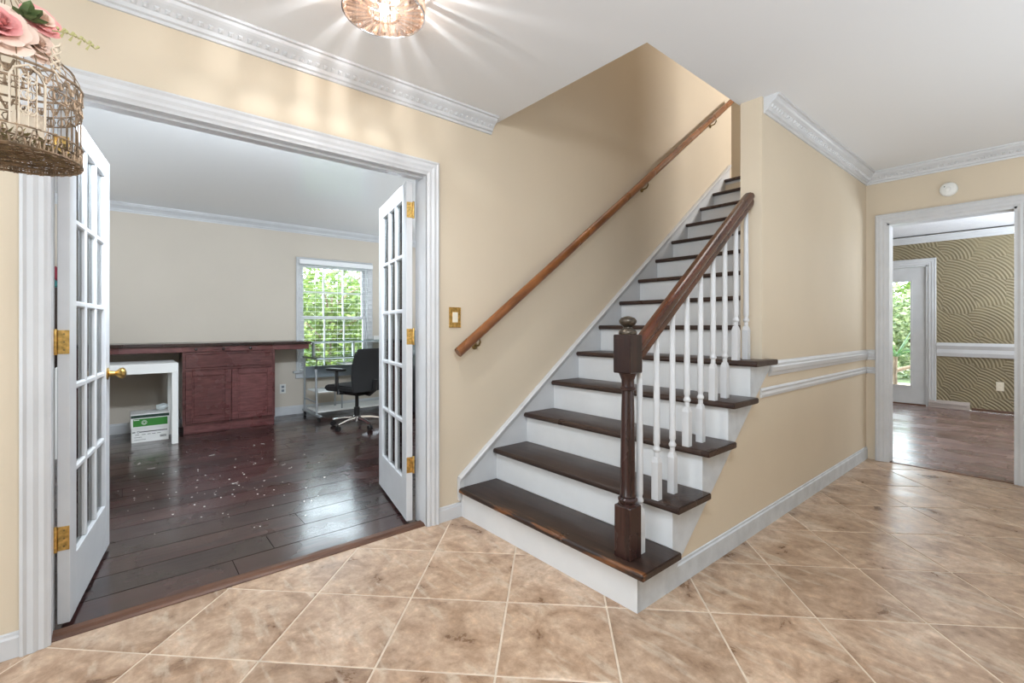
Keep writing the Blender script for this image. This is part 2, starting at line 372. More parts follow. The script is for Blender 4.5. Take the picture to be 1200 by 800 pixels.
struct('wall_landing', b, M_wall, 'beige wall of the upstairs landing seen past the top of the stairs', 'wall')
struct('ceiling_landing', MB().box(-4.3, 1.6, 1.73, 7.02, UZ, UZ+.1), M_ceil, 'white ceiling over the upstairs landing', 'ceiling')

# office shell
WY0, WY1, WZ0, WZ1 = 1.82, 2.73, .56, 1.98
b = MB()
b.box(XOB-.15, XOB, -1.7, WY0, 0, CZ+.2); b.box(XOB-.15, XOB, WY1, 4.1, 0, CZ+.2)
b.box(XOB-.15, XOB, WY0, WY1, 0, WZ0); b.box(XOB-.15, XOB, WY0, WY1, WZ1, CZ+.2)
struct('wall_office_back', b, M_wallo, 'pale beige office wall behind the cherry cabinet with the window in it', 'wall')
struct('wall_office_left', MB().box(XOB, XO, -1.7, -1.58, 0, CZ+.2), M_wallo, 'pale beige office wall hidden behind the open door leaf', 'wall')
struct('wall_office_right', MB().box(XOB, XO, 3.98, 4.1, 0, CZ+.2), M_wallo, 'pale beige office wall past the right hand door leaf', 'wall')
struct('ceiling_office', MB().box(XOB-.1, XO, -1.7, 4.1, CZ, CZ+.2), M_ceilg, 'white office ceiling above the dark wood floor', 'ceiling')
# sunroom shell
GX0, GX1, GZ = -2.02, -1.27, 1.99
b = MB()
b.box(-2.7, GX0-.02, YD1, YD1+.14, 0, CZ+.2); b.box(GX0-.02, GX1+.02, YD1, YD1+.14, GZ+.02, CZ+.2); b.box(GX1+.02, 2.8, YD1, YD1+.14, 0, CZ+.2)
struct('wall_sunroom', b, M_combed, 'olive brown wall of combed fan plaster seen through the far doorway', 'wall')
struct('wall_sunroom_left', MB().box(-2.82, -2.7, YD0, YD1+.14, 0, CZ+.2), M_combed, 'olive combed plaster side wall of the sunroom', 'wall')
struct('ceiling_sunroom', MB().box(-2.82, 2.8, YD0, YD1+.1, CZ-.0, CZ+.2), M_ceil_tex, 'white stippled ceiling seen through the far doorway', 'ceiling')

# foyer floor and its diagonal tiles
fl = struct('floor', MB().box(XA-.02, 2.8, -2.4, YB+.02, -.08, -.0022), M_grout, 'tan travertine tile floor laid on the diagonal', 'floor')
R2 = math.sqrt(.5); PU, PV, U0, V0 = .4055, .407, -.182, 1.916
def clip(poly, f):
    out = []
    for i in range(len(poly)):
        a, c = poly[i], poly[(i+1)%len(poly)]; fa, fc = f(a), f(c)
        if fa >= 0: out.append(a)
        if (fa >= 0) != (fc >= 0):
            t = fa/(fa-fc); out.append((a[0]+(c[0]-a[0])*t, a[1]+(c[1]-a[1])*t))
    return out
gp = .0035
full = {}
for i in range(-12, 14):
    for j in range(-12, 14):
        u0, u1, v0, v1 = U0+PU*i+gp, U0+PU*(i+1)-gp, V0+PV*j+gp, V0+PV*(j+1)-gp
        P = [((u-v)*R2, (u+v)*R2) for u, v in ((u0,v0),(u1,v0),(u1,v1),(u0,v1))]
        for f in (lambda p: p[0]-(XA-.015), lambda p: 1.6-p[0], lambda p: p[1]+1.4, lambda p: YB+.015-p[1]):
            P = clip(P, f)
            if len(P) < 3: break
        if len(P) < 3: continue
        if all(p[0] < XSI+.02 and p[1] > 1.62 for p in P): continue
        cx = sum(p[0] for p in P)/len(P); cy = sum(p[1] for p in P)/len(P)
        dz = random.uniform(-.0006, .0006)
        if len(P) == 4 and abs(max(p[0] for p in P)-min(p[0] for p in P)-(PU+PV-4*gp)*R2) < 1e-4:
            if 'm' not in full:
                full['m'] = mesh_of('tile', MB().prism([(p[0]-cx, p[1]-cy) for p in P], 2, -.010, 0), M_tile, .0018)
            me = full['m']
        else:
            me = mesh_of('tile', MB().prism([(p[0]-cx, p[1]-cy) for p in P], 2, -.010, 0), M_tile, .0018)
        o = bpy.data.objects.new('tile', me); C.objects.link(o); o.parent = fl; o.location = (cx, cy, dz)

# office plank floor
fo = struct('floor_office', MB().box(XOB-.02, XO+.055, -1.6, 4.0, -.08, -.008), M_subfl, 'dark glossy plank floor of the office', 'floor')
random.seed(11)
x = XO+.052; row = 0
while x > XOB-.01:
    w = .205; x0 = max(x-w, XOB-.02); y = -1.6-random.uniform(0,1.5)
    while y < 4.0:
        ln = random.choice([1.5,1.9,2.3,2.7]); a, c = max(y,-1.6)+.0015, min(y+ln,4.0)-.0015
        if c-a > .05:
            o = obj('plank', MB().box(x0+.0028, x-.0028, a, c, -.012, random.uniform(-.0003,0)), M_plank, fo)
        y += ln
    x -= w; row += 1
# sunroom planks
fd = struct('floor_sunroom', MB().box(-2.7, 2.8, YB+.02, YD1, -.08, -.008), M_subfl, 'reddish brown plank floor of the sunroom', 'floor')
y = YB+.03
while y < YD1:
    x = -2.7-random.uniform(0,1.2); y1 = min(y+.16, YD1)
    while x < 1.4:
        ln = random.choice([1.3,1.8,2.2]); a, c = max(x,-2.7)+.001, min(x+ln, 1.6)-.001
        if c-a > .05: obj('plank', MB().box(a, c, y+.0015, y1-.0015, -.012, random.uniform(-.002,0)), M_dplank, fd, bev=.002)
        x += ln
    y += .16

# ------------------------------------------------------------------ trim
CROWN = [(0,0),(.010,0),(.012,.012),(.022,.016),(.026,.030),(.040,.045),(.058,.058),(.066,.066),(.070,.078),(.082,.080),(.084,.090),(0,.090)]
def crown(name, p0, p1, out, label, beads=True, ext0=0, ext1=0):
    p0 = Vector(p0); p1 = Vector(p1); d = (p1-p0).normalized(); out = Vector(out)
    mb = MB(); n = len(CROWN)
    vs = [p0-d*(a*ext0)+out*a+Vector((0,0,h)) for a, h in CROWN]+[p1+d*(a*ext1)+out*a+Vector((0,0,h)) for a, h in CROWN]
    mb.add(vs, [tuple(range(n)), tuple(range(n,2*n))[::-1]]+[(i,i+n,(i+1)%n+n,(i+1)%n) for i in range(n)])
    root = struct(name, mb, M_white, label, 'crown moulding')
    if beads:
        m2 = MB(); L = (p1-p0).length; k = 0
        while k*.036+.03 < L:
            c = p0+d*(k*.036+.03)+out*.034+Vector((0,0,.042))
            for dx, w, h in ((0,.011,.012),):
                q = []
                for s1, s2, s3 in ((-1,-1,0),(1,-1,0),(1,1,0),(-1,1,0)):
                    q.append(c+d*(w*s1)+(out*.7+Vector((0,0,.7)))*(h*s2))
                nrm = (out*.7-Vector((0,0,.7)))*.009
                q2 = [c+(v-c)*.45+nrm for v in q]
                m2.add(q+q2, [(4,5,6,7),(0,1,5,4),(1,2,6,5),(2,3,7,6),(3,0,4,7)])
            k += 1
        o = obj('moulding_relief', m2, M_white, root); o['kind'] = 'stuff'
    return root
cz = CZ-.090
crown('trim_1', (XA,-2.4,cz), (XA,1.80,cz), (1,0,0), 'white carved crown moulding above the double doors')
crown('trim_2', (XS,2.80,cz), (XS,YB,cz), (1,0,0), 'white crown moulding on the beige wall beside the stairs', ext0=0, ext1=-1)
crown('trim_3', (XS,YB,cz), (2.8,YB,cz), (0,-1,0), 'white carved crown moulding above the far doorway', ext0=-1)
crown('trim_4', (XOB,-1.58,cz), (XOB,3.98,cz), (1,0,0), 'white crown moulding along the office back wall', beads=False)
crown('trim_5', (-2.7,YD1,cz-.02), (2.8,YD1,cz-.02), (0,-1,0), 'white crown moulding above the olive plaster wall', beads=False)

RAIL = [(0,0),(.010,.004),(.014,.020),(.020,.030),(.022,.052),(.016,.060),(.016,.072),(.008,.084),(0,.088)]
RAIL2 = [(0,0),(.010,.003),(.013,.020),(.008,.032),(.012,.044),(.004,.055),(0,.055)]
def railing(name, prof, y0, label):
    z = y0
    mb = MB().sweep(prof, (XS,2.862 if z > .8 else 2.75,z), (XS,YB,z), (1,0,0)).sweep(prof, (XS,YB,z), (-1.036,YB,z), (0,-1,0))
    struct(name, mb, M_white, label, 'chair rail')
railing('trim_6', RAIL, .850, 'upper and wider white chair rail on the beige wall beside the stairs')
railing('trim_7', RAIL2, .735, 'lower and thinner white chair rail on the beige wall beside the stairs')
mb = MB().sweep([(0,0),(.02,0),(.03,.05),(.022,.1),(.035,.15),(.02,.19),(0,.19)], (-1.15,YD1,.72), (2.8,YD1,.72), (0,-1,0))
struct('trim_8', mb, M_white, 'broad white chair rail across the olive plaster wall', 'chair rail')
BASE = lambda h, t=.014: [(0,0),(t,0),(t,h-.018),(t-.005,h-.012),(t-.006,h-.003),(t-.010,h),(0,h)]
struct('baseboard_stair', MB().sweep(BASE(.104,.0105), (XS+.0005,1.785,0), (XS+.0005,YB,0), (1,0,0)), M_scuff, 'scuffed grey white baseboard below the beige wall beside the stairs', 'baseboard')
struct('baseboard_left', MB().sweep(BASE(.085), (XA,1.41,0), (XA,1.57,0), (1,0,0)), M_white, 'short white baseboard between the door casing and the bottom step', 'baseboard')
struct('baseboard_near', MB().sweep(BASE(.085), (XA,-2.4,0), (XA,-.25,0), (1,0,0)), M_white, 'white baseboard beside the outer edge of the double door casing', 'baseboard')
struct('baseboard_office', MB().sweep(BASE(.11), (XOB,-1.58,0), (XOB,3.98,0), (1,0,0)), M_white, 'white baseboard under the office window', 'baseboard')
struct('baseboard_sunroom', MB().sweep(BASE(.035), (-.80,YD1,0), (2.8,YD1,0), (0,-1,0)), M_thresh, 'narrow brown strip at the foot of the olive plaster wall', 'baseboard')

# casings
CAS = [(0,0),(.075,0),(.075,.016),(.066,.020),(.060,.014),(.045,.016),(.030,.012),(.018,.014),(.008,.008),(0,.006)]   # (across, proud) across from the outer edge
def casing(name, label, a0, a1, ztop, w, plane, axis, sgn, parent=None, zb=0, bottom=False):
    """mitred frame round an opening; a0..a1 inner edges along the wall, outer = w beyond"""
    mb = MB()
    prof = [(0,0),(0,.020),(.12,.024),(.24,.018),(.45,.020),(.62,.014),(.80,.015),(.92,.009),(1,.007),(1,0)]  # from outer 0 to inner 1
    path = [((a0,zb),(-1,0)), ((a0,ztop),(-1,1)), ((a1,ztop),(1,1)), ((a1,zb),(1,0))]
    if bottom: path = [((a0,zb),(-1,-1)), ((a0,ztop),(-1,1)), ((a1,ztop),(1,1)), ((a1,zb),(1,-1))]
    n = len(prof); vs = []; fs = []
    for (a,z),(dx,dz) in path:
        for q, pr in prof:
            aa = a+dx*w*(1-q); zz = z+dz*w*(1-q); pp = plane+sgn*pr
            vs.append((pp,aa,zz) if axis == 0 else (aa,pp,zz))
    m = len(path)
    for i in range(m if bottom else m-1):
        for k in range(n): fs.append((i*n+k, ((i+1)%m)*n+k, ((i+1)%m)*n+(k+1)%n, i*n+(k+1)%n))
    if not bottom: fs += [tuple(range(n)), tuple((m-1)*n+k for k in range(n))[::-1]]
    mb.add(vs, fs)
    if parent is not None: return obj('casing', mb, M_white, parent)
    return struct(name, mb, M_white, label, 'door casing')
f1 = casing('trim_9', 'white fluted casing around the double door opening', DY0+.012, DY1-.014, DZ-.010, .075, XA, 0, 1)
mb = MB().box(XO-.005, XA+.006, DY0-.001, DY0+.014, 0, DZ).box(XO-.005, XA+.006, DY1-.014, DY1+.001, 0, DZ).box(XO-.005, XA+.006, DY0, DY1, DZ-.014, DZ+.001)
mb.box(XO+.035, XO+.085, DY0+.014, DY1-.014, DZ-.026, DZ-.014)
obj('jamb', mb, M_white, f1)
f2 = casing('trim_10', 'white casing around the far doorway to the sunroom', OX0, OX1, OZ, .078, YB, 1, -1)
mb = MB().box(OX0-.001, OX0+.014, YB-.005, YD0+.005, 0, OZ).box(OX1-.014, OX1+.001, YB-.005, YD0+.005, 0, OZ).box(OX0, OX1, YB-.005, YD0+.005, OZ-.014, OZ+.001)
obj('jamb', mb, M_white, f2)
obj('strike_plate', MB().box(OX1-.016, OX1-.013, YB+.03, YB+.055, 1.78, 1.87), M_chrome, f2)
struct('trim_11', MB().sweep([(-.065,-.01),(.004,-.01),(.004,.003),(-.006,.010),(-.025,.014),(-.055,.014),(-.065,.006)], (XA-.015,DY0+.014,0), (XA-.015,DY1-.014,0), (1,0,0)), M_thresh, 'worn reddish oak threshold strip under the double doors', 'threshold')
struct('trim_12', MB().box(OX0+.014, OX1-.014, YB+.0, YB+.05, -.01, .006), M_thresh, 'thin dark threshold at the far doorway', 'threshold', bev=.003)

# ------------------------------------------------------------------ french doors
def french_leaf(name, label, loc, rz, width, knob, glass_side=1):
    """local frame: hinge edge at x=0, leaf runs along +x, seen face at y=0, thickness towards -y*glass_side"""
    H = 1.975; z0 = .018; T = .036; s = glass_side
    root = thing(name, label, 'door', loc, rz, kind='structure')
    st = .095; gb, gt = .245, 1.885; gw = width-2*st; cols, rows = 3, 5
    def bx(x0,x1,z0_,z1_,y0=0,y1=T): return MB().box(x0, x1, min(-s*y0,-s*y1), max(-s*y0,-s*y1), z0_, z1_)
    obj('stile', bx(0,st,z0,H), M_white, root, bev=.002, world=False)
    obj('stile', bx(width-st,width,z0,H), M_white, root, bev=.002, world=False)
    obj('rail', bx(st,width-st,gt,H,.001,T-.001), M_white, root, bev=.002, world=False)
    obj('rail', bx(st,width-st,z0,gb,.001,T-.001), M_white, root, bev=.002, world=False)
    mu = .024
    for k in range(1, cols):
        xc = st+gw*k/cols; obj('muntin', bx(xc-mu/2,xc+mu/2,gb,gt,.003,T-.003), M_white, root, bev=.005, world=False)
    for k in range(1, rows):
        zc = gb+(gt-gb)*k/rows; obj('muntin', bx(st,width-st,zc-mu/2,zc+mu/2,.004,T-.004), M_white, root, bev=.005, world=False)
    pm = None
    for i in range(cols):
        for j in range(rows):
            x0 = st+gw*i/cols+(mu/2 if i else 0); x1 = st+gw*(i+1)/cols-(mu/2 if i < cols-1 else 0)
            za = gb+(gt-gb)*j/rows+(mu/2 if j else 0); zb = gb+(gt-gb)*(j+1)/rows-(mu/2 if j < rows-1 else 0)
            obj('pane', bx(x0,x1,za,zb,T/2-.0015,T/2+.0015), M_glass, root, world=False)
    for z in (.34, 1.08, 1.81):
        h = obj('hinge', MB().box(-.003, -.0005, min(-s*.001,-s*.034), max(-s*.001,-s*.034), z-.045, z+.045), M_brass, root, world=False, bev=.001)
        k = MB().lathe([(.006,-.048),(.0065,-.047),(.0065,.047),(.006,.048)], 10, (0,0,0)); k.shift((-.005, -s*(T+.004), z))
        obj('hinge_knuckle', k, M_brass, h, world=False, smooth=True)
        sc = MB()
        for q in (-.03,0,.03):
            sc.lathe([(.0035,0),(.0035,.0012)], 8, M=Matrix.Translation((-.003,-s*.016,z+q))@Matrix.Rotation(-PI/2,4,'Y'))
        obj('screws', sc, M_dbrass, h, world=False)
    if knob:
        kn = obj('door_handle', MB().lathe([(.030,0),(.031,.004),(.014,.010),(.011,.030),(.018,.040),(.027,.050),(.029,.060),(.022,.070),(.008,.074)], 18,
                 M=Matrix.Translation((width-.055, 0, .90))@Matrix.Rotation(-s*PI/2*1,4,'X')), M_brass, root, world=False, smooth=True)
        obj('latch_plate', MB().box(width-.001, width+.002, min(-s*.006,-s*.030), max(-s*.006,-s*.030), .86, .94), M_dbrass, root, world=False)
    return root
# left leaf: seen face looks to +Y
a1 = math.atan2(.105, -.74)
french_leaf('door_1', 'white french door leaf with fifteen glass panes, folded back beside the casing under the birdcage', (-2.432, -.142, 0), a1, .747, True, glass_side=-1)
a2 = math.atan2(.150, -.70)
french_leaf('door_2', 'white french door leaf with brass hinges, folded back beside the light switch', (-2.436, 1.262, 0), a2, .72, False, glass_side=1)

# ------------------------------------------------------------------ staircase
RUN, RISE, Z1 = .2585, .1936, .178
nose = lambda n: 1.540+RUN*(n-1)
top = lambda n: Z1+RISE*(n-1)
st = thing('staircase', 'straight staircase with dark stained treads, white risers and an open balustrade at its foot', 'staircase', (-1.72, 1.57, 0))
TT = .030
for n in range(1, 15):
    x1 = -1.045 if n <= 5 else XSI-.002
    d = RUN+.030 if n < 14 else .30
    y0 = nose(n); y1 = y0+d-.002
    z = top(n)
    prof = [(y0+.006,z-TT),(y0+.001,z-TT*.7),(y0,z-TT*.4),(y0+.004,z-TT*.12),(y0+.012,z),(y1,z),(y1,z-TT)]
    if n <= 5:
        t = obj('tread', MB().prism(prof, 0, XA+.021, x1), M_treadw if n == 1 else M_tread, st, bev=.004, seg=2, smooth=True, ang=50)
    else:
        t = obj('tread', MB().prism(prof, 0, XA+.021, x1), M_tread, st, smooth=True, ang=50)
    if n == 1: t['label'] = 'worn bottom tread'
    za = 0 if n == 1 else top(n-1)-.001
    obj('riser', MB().box(XA+.001 if n == 1 else XA+.021, XS+.010 if n <= 5 else XSI-.002, y0+.030, y0+.048, za, z-TT), M_riser, st)
Yr = lambda n: nose(n)+.031
poly = [(Yr(1),0.0)]
for n in range(1, 6):
    poly += [(Yr(n), top(n)-TT-.001), (Yr(n+1) if n < 5 else 2.862, top(n)-TT-.001)]
poly += [(2.862,.895),(2.80,.852),(1.80,.040),(1.78,0)]
obj('outer_stringer', MB().prism(poly, 0, XS+.0005, XS+.010), M_scuff, st)
sk = MB()
sl = .757
zs = lambda y: .255+sl*(y-1.572)
sk.prism([(1.548,.10),(1.548,zs(1.548)),(5.03,zs(5.03)),(5.03,2.60),(1.80,.10)], 0, XA+.0005, XA+.020)
obj('wall_skirt', sk, M_white, st)
cp = MB().sweep([(0,-.045),(.006,-.040),(.010,-.020),(.018,-.012),(.018,-.002),(.006,.004),(-.02,.004),(-.02,-.045)], (XA+.020,1.548,zs(1.548)), (XA+.020,5.03,zs(5.03)), (1,0,0))
cp.box(XA+.001, XA+.028, 1.545, 1.580, .15, zs(1.548)-.004)
obj('skirt_cap', cp, M_white, st, bev=.002)
# balusters
BX = -1.165
RY0, RZ0, RSL = 1.69, 1.045, .765            # guard rail centre line
railz = lambda y: RZ0+RSL*(y-RY0)
for k in range(9):
    y = 1.695+.129*k
    n = 1 if k == 0 else (k+1)//2+1
    zb = top(n); zt = railz(y)-.030
    sq = .0165
    mb = MB(); hb = .20 if n > 1 else .20
    mb.box(BX-sq, BX+sq, y-sq, y+sq, zb, zb+hb-.035)
    mb.add([(BX+a_*k_,y+c_*k_,z_) for k_, z_ in ((sq,zb+hb-.035),(.011,zb+hb-.012)) for a_, c_ in ((-1,-1),(1,-1),(1,1),(-1,1))], [(0,1,5,4),(1,2,6,5),(2,3,7,6),(3,0,4,7),(4,5,6,7)])
    mb.lathe([(.0105,-.02),(.0112,-.012),(.0115,.002),(.011,.010),(.016,.016),(.017,.024),(.012,.034),(.011,.040),(.0145,.050),(.0145,.07),(.0135,.30),(.0115, zt-zb-hb)], 12, (BX,y,zb+hb))
    # square foot has a chamfered top
    o = obj('baluster', mb, M_white, st, smooth=True, ang=40)
# newel post
NX, NY, NS = BX-.012, 1.628, .0405
nb = thing('newel_post', None, None, (0,0,0)); nb.parent = st
for kk in ('label','category'):
    if kk in nb: del nb[kk]
def nobj(name, mb, m, **k):
    mb.shift((-st.location[0], -st.location[1], -st.location[2])); return obj(name, mb, m, nb, world=False, **k)
zt = Z1
nobj('newel_block', MB().box(NX-NS, NX+NS, NY-NS, NY+NS, zt, .395), M_newel, bev=.004)
nobj('turned_shaft', MB().lathe([(.040,.395),(.040,.400),(.034,.404),(.040,.412),(.041,.420),(.033,.428),(.036,.434),(.031,.445),(.031,.50),(.030,.60),(.0285,.70),(.0265,.80),(.0245,.865),(.0245,.872),(.033,.876),(.034,.884),(.027,.888),(.026,.915),(.034,.935),(.038,.945)], 20, (NX,NY,0)), M_newel, smooth=True, ang=50)
nobj('cap_block', MB().box(NX-NS-.003, NX+NS+.003, NY-NS-.003, NY+NS+.003, .945, 1.105), M_newel, bev=.004)
nobj('finial', MB().lathe([(.036,1.105),(.038,1.110),(.036,1.120),(.020,1.130),(.018,1.136),(.030,1.146),(.036,1.156),(.036,1.164),(.028,1.174),(.012,1.180),(.002,1.182)], 20, (NX,NY,0)), M_finial, smooth=True, ang=50)
# guard rail
RP = [(-.030,.012),(-.026,.028),(-.012,.036),(.012,.036),(.026,.028),(.030,.012),(.026,.000),(.018,-.006),(.022,-.020),(.020,-.034),(-.020,-.034),(-.022,-.020),(-.018,-.006),(-.026,.000)]
d = Vector((0,1,RSL)).normalized(); up = Vector((0,-RSL,1)).normalized()
ya, yb = NY+NS, 2.775
obj('guard_rail', MB().sweep(RP, (BX,ya,railz(ya)), (BX,yb,railz(yb)), (1,0,0), up), M_rail, st, smooth=True, ang=45)
# landing floor behind top tread
struct('floor_landing', MB().box(-4.2, XSI, nose(14)+.30, 6.9, 2.66, 2.695).box(XSI, 1.5, 4.66, 6.9, 2.66, 2.695), M_tread, 'dark wood landing at the top of the stairs', 'floor')

# wall handrail
hr = thing('wall_handrail', 'long reddish brown handrail mounted on the beige wall above the stairs', 'handrail', (XA, 1.5, 0))
hx = XA+.070; hy0, hz0, hy1 = 1.505, .985, 4.98; hs = .7335
hz = lambda y: hz0+hs*(y-hy0)
up = Vector((0,-hs,1)).normalized()
HP = [(.024*math.cos(a), .030*math.sin(a)) for a in [2*PI*k/14 for k in range(14)]]
obj('rail', MB().sweep(HP, (hx,hy0,hz(hy0)), (hx,hy1,hz(hy1)), (1,0,0), up), M_wrail, hr, smooth=True, ang=50)
for y in (1.66, 3.42, 4.62):
    z = hz(y)
    mb = MB().tube([(hx,y,z-.028),(hx,y+.005,z-.055),(hx-.02,y+.012,z-.075),(XA+.012,y+.012,z-.080)], .0065, 8)
    mb.lathe([(.022,0),(.022,.004),(.012,.012)], 14, M=Matrix.Translation((XA+.001,y+.012,z-.080))@Matrix.Rotation(PI/2,4,'Y'))
    mb.box(hx-.012, hx+.012, y-.030, y+.030, z-.004, z+.002, M=Matrix.Translation((0,0,0)))
    obj('bracket', mb, M_dbrass, hr, smooth=True)

# light switch
sw = thing('light_switch', 'brass framed light switch with an ivory rocker on the beige wall beside the handrail', 'light switch', (XA, 1.527, 1.192))
mb = MB()
mb.box(XA+.0005, XA+.006, 1.489, 1.565, 1.134, 1.160).box(XA+.0005, XA+.006, 1.489, 1.565, 1.224, 1.250).box(XA+.0005, XA+.006, 1.489, 1.507, 1.160, 1.224).box(XA+.0005, XA+.006, 1.547, 1.565, 1.160, 1.224)
for yy, zz in ((1.486,1.132),):
    mb.tube([(XA+.006,1.489,1.134),(XA+.006,1.565,1.134),(XA+.006,1.565,1.250),(XA+.006,1.489,1.250)], .004, 6, closed=True)
    mb.tube([(XA+.007,1.507,1.160),(XA+.007,1.547,1.160),(XA+.007,1.547,1.224),(XA+.007,1.507,1.224)], .003, 6, closed=True)
obj('plate', mb, M_brass, sw)
obj('rocker', MB().box(XA+.001, XA+.010, 1.508, 1.546, 1.161, 1.223), M_ivory, sw, bev=.002)

# door chime / smoke detector
sd = thing('smoke_detector', 'small round white detector on the beige wall above the far doorway', 'smoke detector', (-.575, YB, 2.20))
obj('housing', MB().lathe([(.052,0),(.054,.004),(.054,.014),(.050,.022),(.042,.027),(.02,.029),(.001,.029)], 28, M=Matrix.Translation((-.575,YB-.0005,2.20))@Matrix.Rotation(PI/2,4,'X')), M_plastic, sd, smooth=True)
obj('sensor_cap', MB().lathe([(.018,.0),(.018,.004),(.014,.006),(.001,.006)], 18, M=Matrix.Translation((-.575,YB-.029,2.20))@Matrix.Rotation(PI/2,4,'X')), M_plastic, sd, smooth=True)
obj('indicator', MB().lathe([(.004,.0),(.004,.003)], 10, M=Matrix.Translation((-.597,YB-.027,2.222))@Matrix.Rotation(PI/2,4,'X')), M_ink, sd)

# ------------------------------------------------------------------ ceiling lamp
LX, LY = -1.655, .765
cl = thing('ceiling_lamp', 'round crystal flush ceiling lamp glowing above the double doors', 'ceiling lamp', (LX, LY, CZ))
obj('ceiling_plate', MB().lathe([(.13,-.020),(.135,-.016),(.135,0)], 32, (LX,LY,CZ-.0005)), M_chrome, cl, smooth=True)
for r_, z_ in ((.150,-.018),(.150,-.118),(.085,-.030)):
    pts = [(LX+r_*math.cos(2*PI*k/40), LY+r_*math.sin(2*PI*k/40), CZ+z_) for k in range(40)]
    obj('ring', MB().tube(pts, .0035, 6, closed=True), M_chrome, cl, smooth=True)
def crystal(w, h, t): 
    mb = MB(); n = [(-w,-h),(w,-h),(w,h),(-w,h)]
    vs = [(x,0,z) for x,z in n]+[(x*.55,t,z*.8) for x,z in n]+[(x*.55,-t,z*.8) for x,z in n]
    return mb.add(vs, [(4,5,6,7),(11,10,9,8),(0,1,5,4),(1,2,6,5),(2,3,7,6),(3,0,4,7),(1,0,8,9),(2,1,9,10),(3,2,10,11),(0,3,11,8)])
cm = mesh_of('crystal', crystal(.0145,.046,.006), M_crystal); cm2 = mesh_of('crystal', crystal(.010,.034,.005), M_crystal)
cm3 = mesh_of('crystal', crystal(.0145,.022,.006), M_crystal)
for ring, (N_, r_, z_) in enumerate(((28,.147,-.068),(10,.085,-.066))):
    for k in range(N_):
        a = 2*PI*(k+.5*ring)/N_
        if ring == 0 and k % 3 == 1:
            for zz, in ((-.045,),(-.092,)):
                o = bpy.data.objects.new('crystal', cm3); C.objects.link(o); o.parent = cl
                o.location = (r_*math.cos(a), r_*math.sin(a), zz); o.rotation_euler = (0,0,a+PI/2)
            continue
        o = bpy.data.objects.new('crystal', cm if ring == 0 else cm2); C.objects.link(o); o.parent = cl
        o.location = (r_*math.cos(a), r_*math.sin(a), z_); o.rotation_euler = (0,0,a+PI/2)
cm4 = mesh_of('crystal', crystal(.0105,.046,.005), M_crystal)
for k in range(24):
    a = 2*PI*k/24
    o = bpy.data.objects.new('crystal', cm4); C.objects.link(o); o.parent = cl
    o.location = (.098*math.cos(a), .098*math.sin(a), -.120)
    o.rotation_euler = Matrix(((math.sin(a),0,math.cos(a)),(-math.cos(a),0,math.sin(a)),(0,-1,0))).to_euler()
M_bulb, _t, _b = nt('lit_bulb'); _t.nodes.remove(_b)
_e = _t.nodes.new('ShaderNodeEmission'); _e.inputs[0].default_value = (1,.88,.72,1); _e.inputs[1].default_value = 2.6
_tr = _t.nodes.new('ShaderNodeBsdfTransparent'); _ad = _t.nodes.new('ShaderNodeAddShader')
_t.links.new(_e.outputs[0], _ad.inputs[0]); _t.links.new(_tr.outputs[0], _ad.inputs[1]); _t.links.new(_ad.outputs[0], _t.nodes['Material Output'].inputs[0])
for k in range(3):
    a = 2*PI*k/3+.6; px, py = LX+.045*math.cos(a), LY+.045*math.sin(a)
    obj('bulb', MB().lathe([(.008,-.095),(.016,-.088),(.018,-.074),(.013,-.056),(.008,-.045),(.008,-.02)][::-1], 12, (px,py,CZ)), M_bulb, cl, smooth=True)
lamp('chandelier_light', 'POINT', (LX, LY, CZ-.085), 25, (.97,.98,1), radius=.014)

# ------------------------------------------------------------------ office window, blind
wn = thing('window_1', 'white double hung office window looking onto green foliage', 'window', (XOB, 2.27, WZ0), kind='structure')
casing(None, None, WY0, WY1, WZ1, .062, XOB, 0, 1, parent=wn, zb=WZ0)
obj('sill', MB().box(XOB-.14, XOB+.045, WY0-.10, WY1+.10, WZ0-.032, WZ0), M_white, wn, bev=.005)
obj('apron', MB().box(XOB, XOB+.016, WY0-.07, WY1+.07, WZ0-.10, WZ0-.032), M_white, wn, bev=.003)
mb = MB().box(XOB-.15, XOB+.001, WY0-.001, WY0+.012, WZ0, WZ1).box(XOB-.15, XOB+.001, WY1-.012, WY1+.001, WZ0, WZ1).box(XOB-.15, XOB+.001, WY0, WY1, WZ1-.012, WZ1+.001)
obj('jamb', mb, M_white, wn)
def sash(x, z0, z1, cols, rows, nm):
    y0, y1 = WY0+.012, WY1-.012; f = .042
    fr = obj('sash', MB().box(x-.035,x,y0,y0+f,z0,z1).box(x-.035,x,y1-f,y1,z0,z1).box(x-.035,x,y0+f,y1-f,z0,z0+f).box(x-.035,x,y0+f,y1-f,z1-f,z1), M_white, wn)
    a0, a1, b0, b1 = y0+f, y1-f, z0+f, z1-f; m = .018
    for i in range(1, cols):
        y = a0+(a1-a0)*i/cols; obj('muntin', MB().box(x-.028,x-.006,y-m/2,y+m/2,b0,b1).shift((-XOB,-2.27,-WZ0)), M_white, fr, world=False)
    for j in range(1, rows):
        z = b0+(b1-b0)*j/rows; obj('muntin', MB().box(x-.027,x-.007,a0,a1,z-m/2,z+m/2).shift((-XOB,-2.27,-WZ0)), M_white, fr, world=False)
    for i in range(cols):
        for j in range(rows):
            ya = a0+(a1-a0)*i/cols+(m/2 if i else 0); yb_ = a0+(a1-a0)*(i+1)/cols-(m/2 if i < cols-1 else 0)
            za = b0+(b1-b0)*j/rows+(m/2 if j else 0); zb = b0+(b1-b0)*(j+1)/rows-(m/2 if j < rows-1 else 0)
            obj('pane', MB().box(x-.019,x-.015,ya,yb_,za,zb).shift((-XOB,-2.27,-WZ0)), M_glass, fr, world=False)
sash(XOB-.085, 1.235, WZ1-.012, 3, 2, 'upper')
sash(XOB-.048, WZ0, 1.275, 3, 2, 'lower')
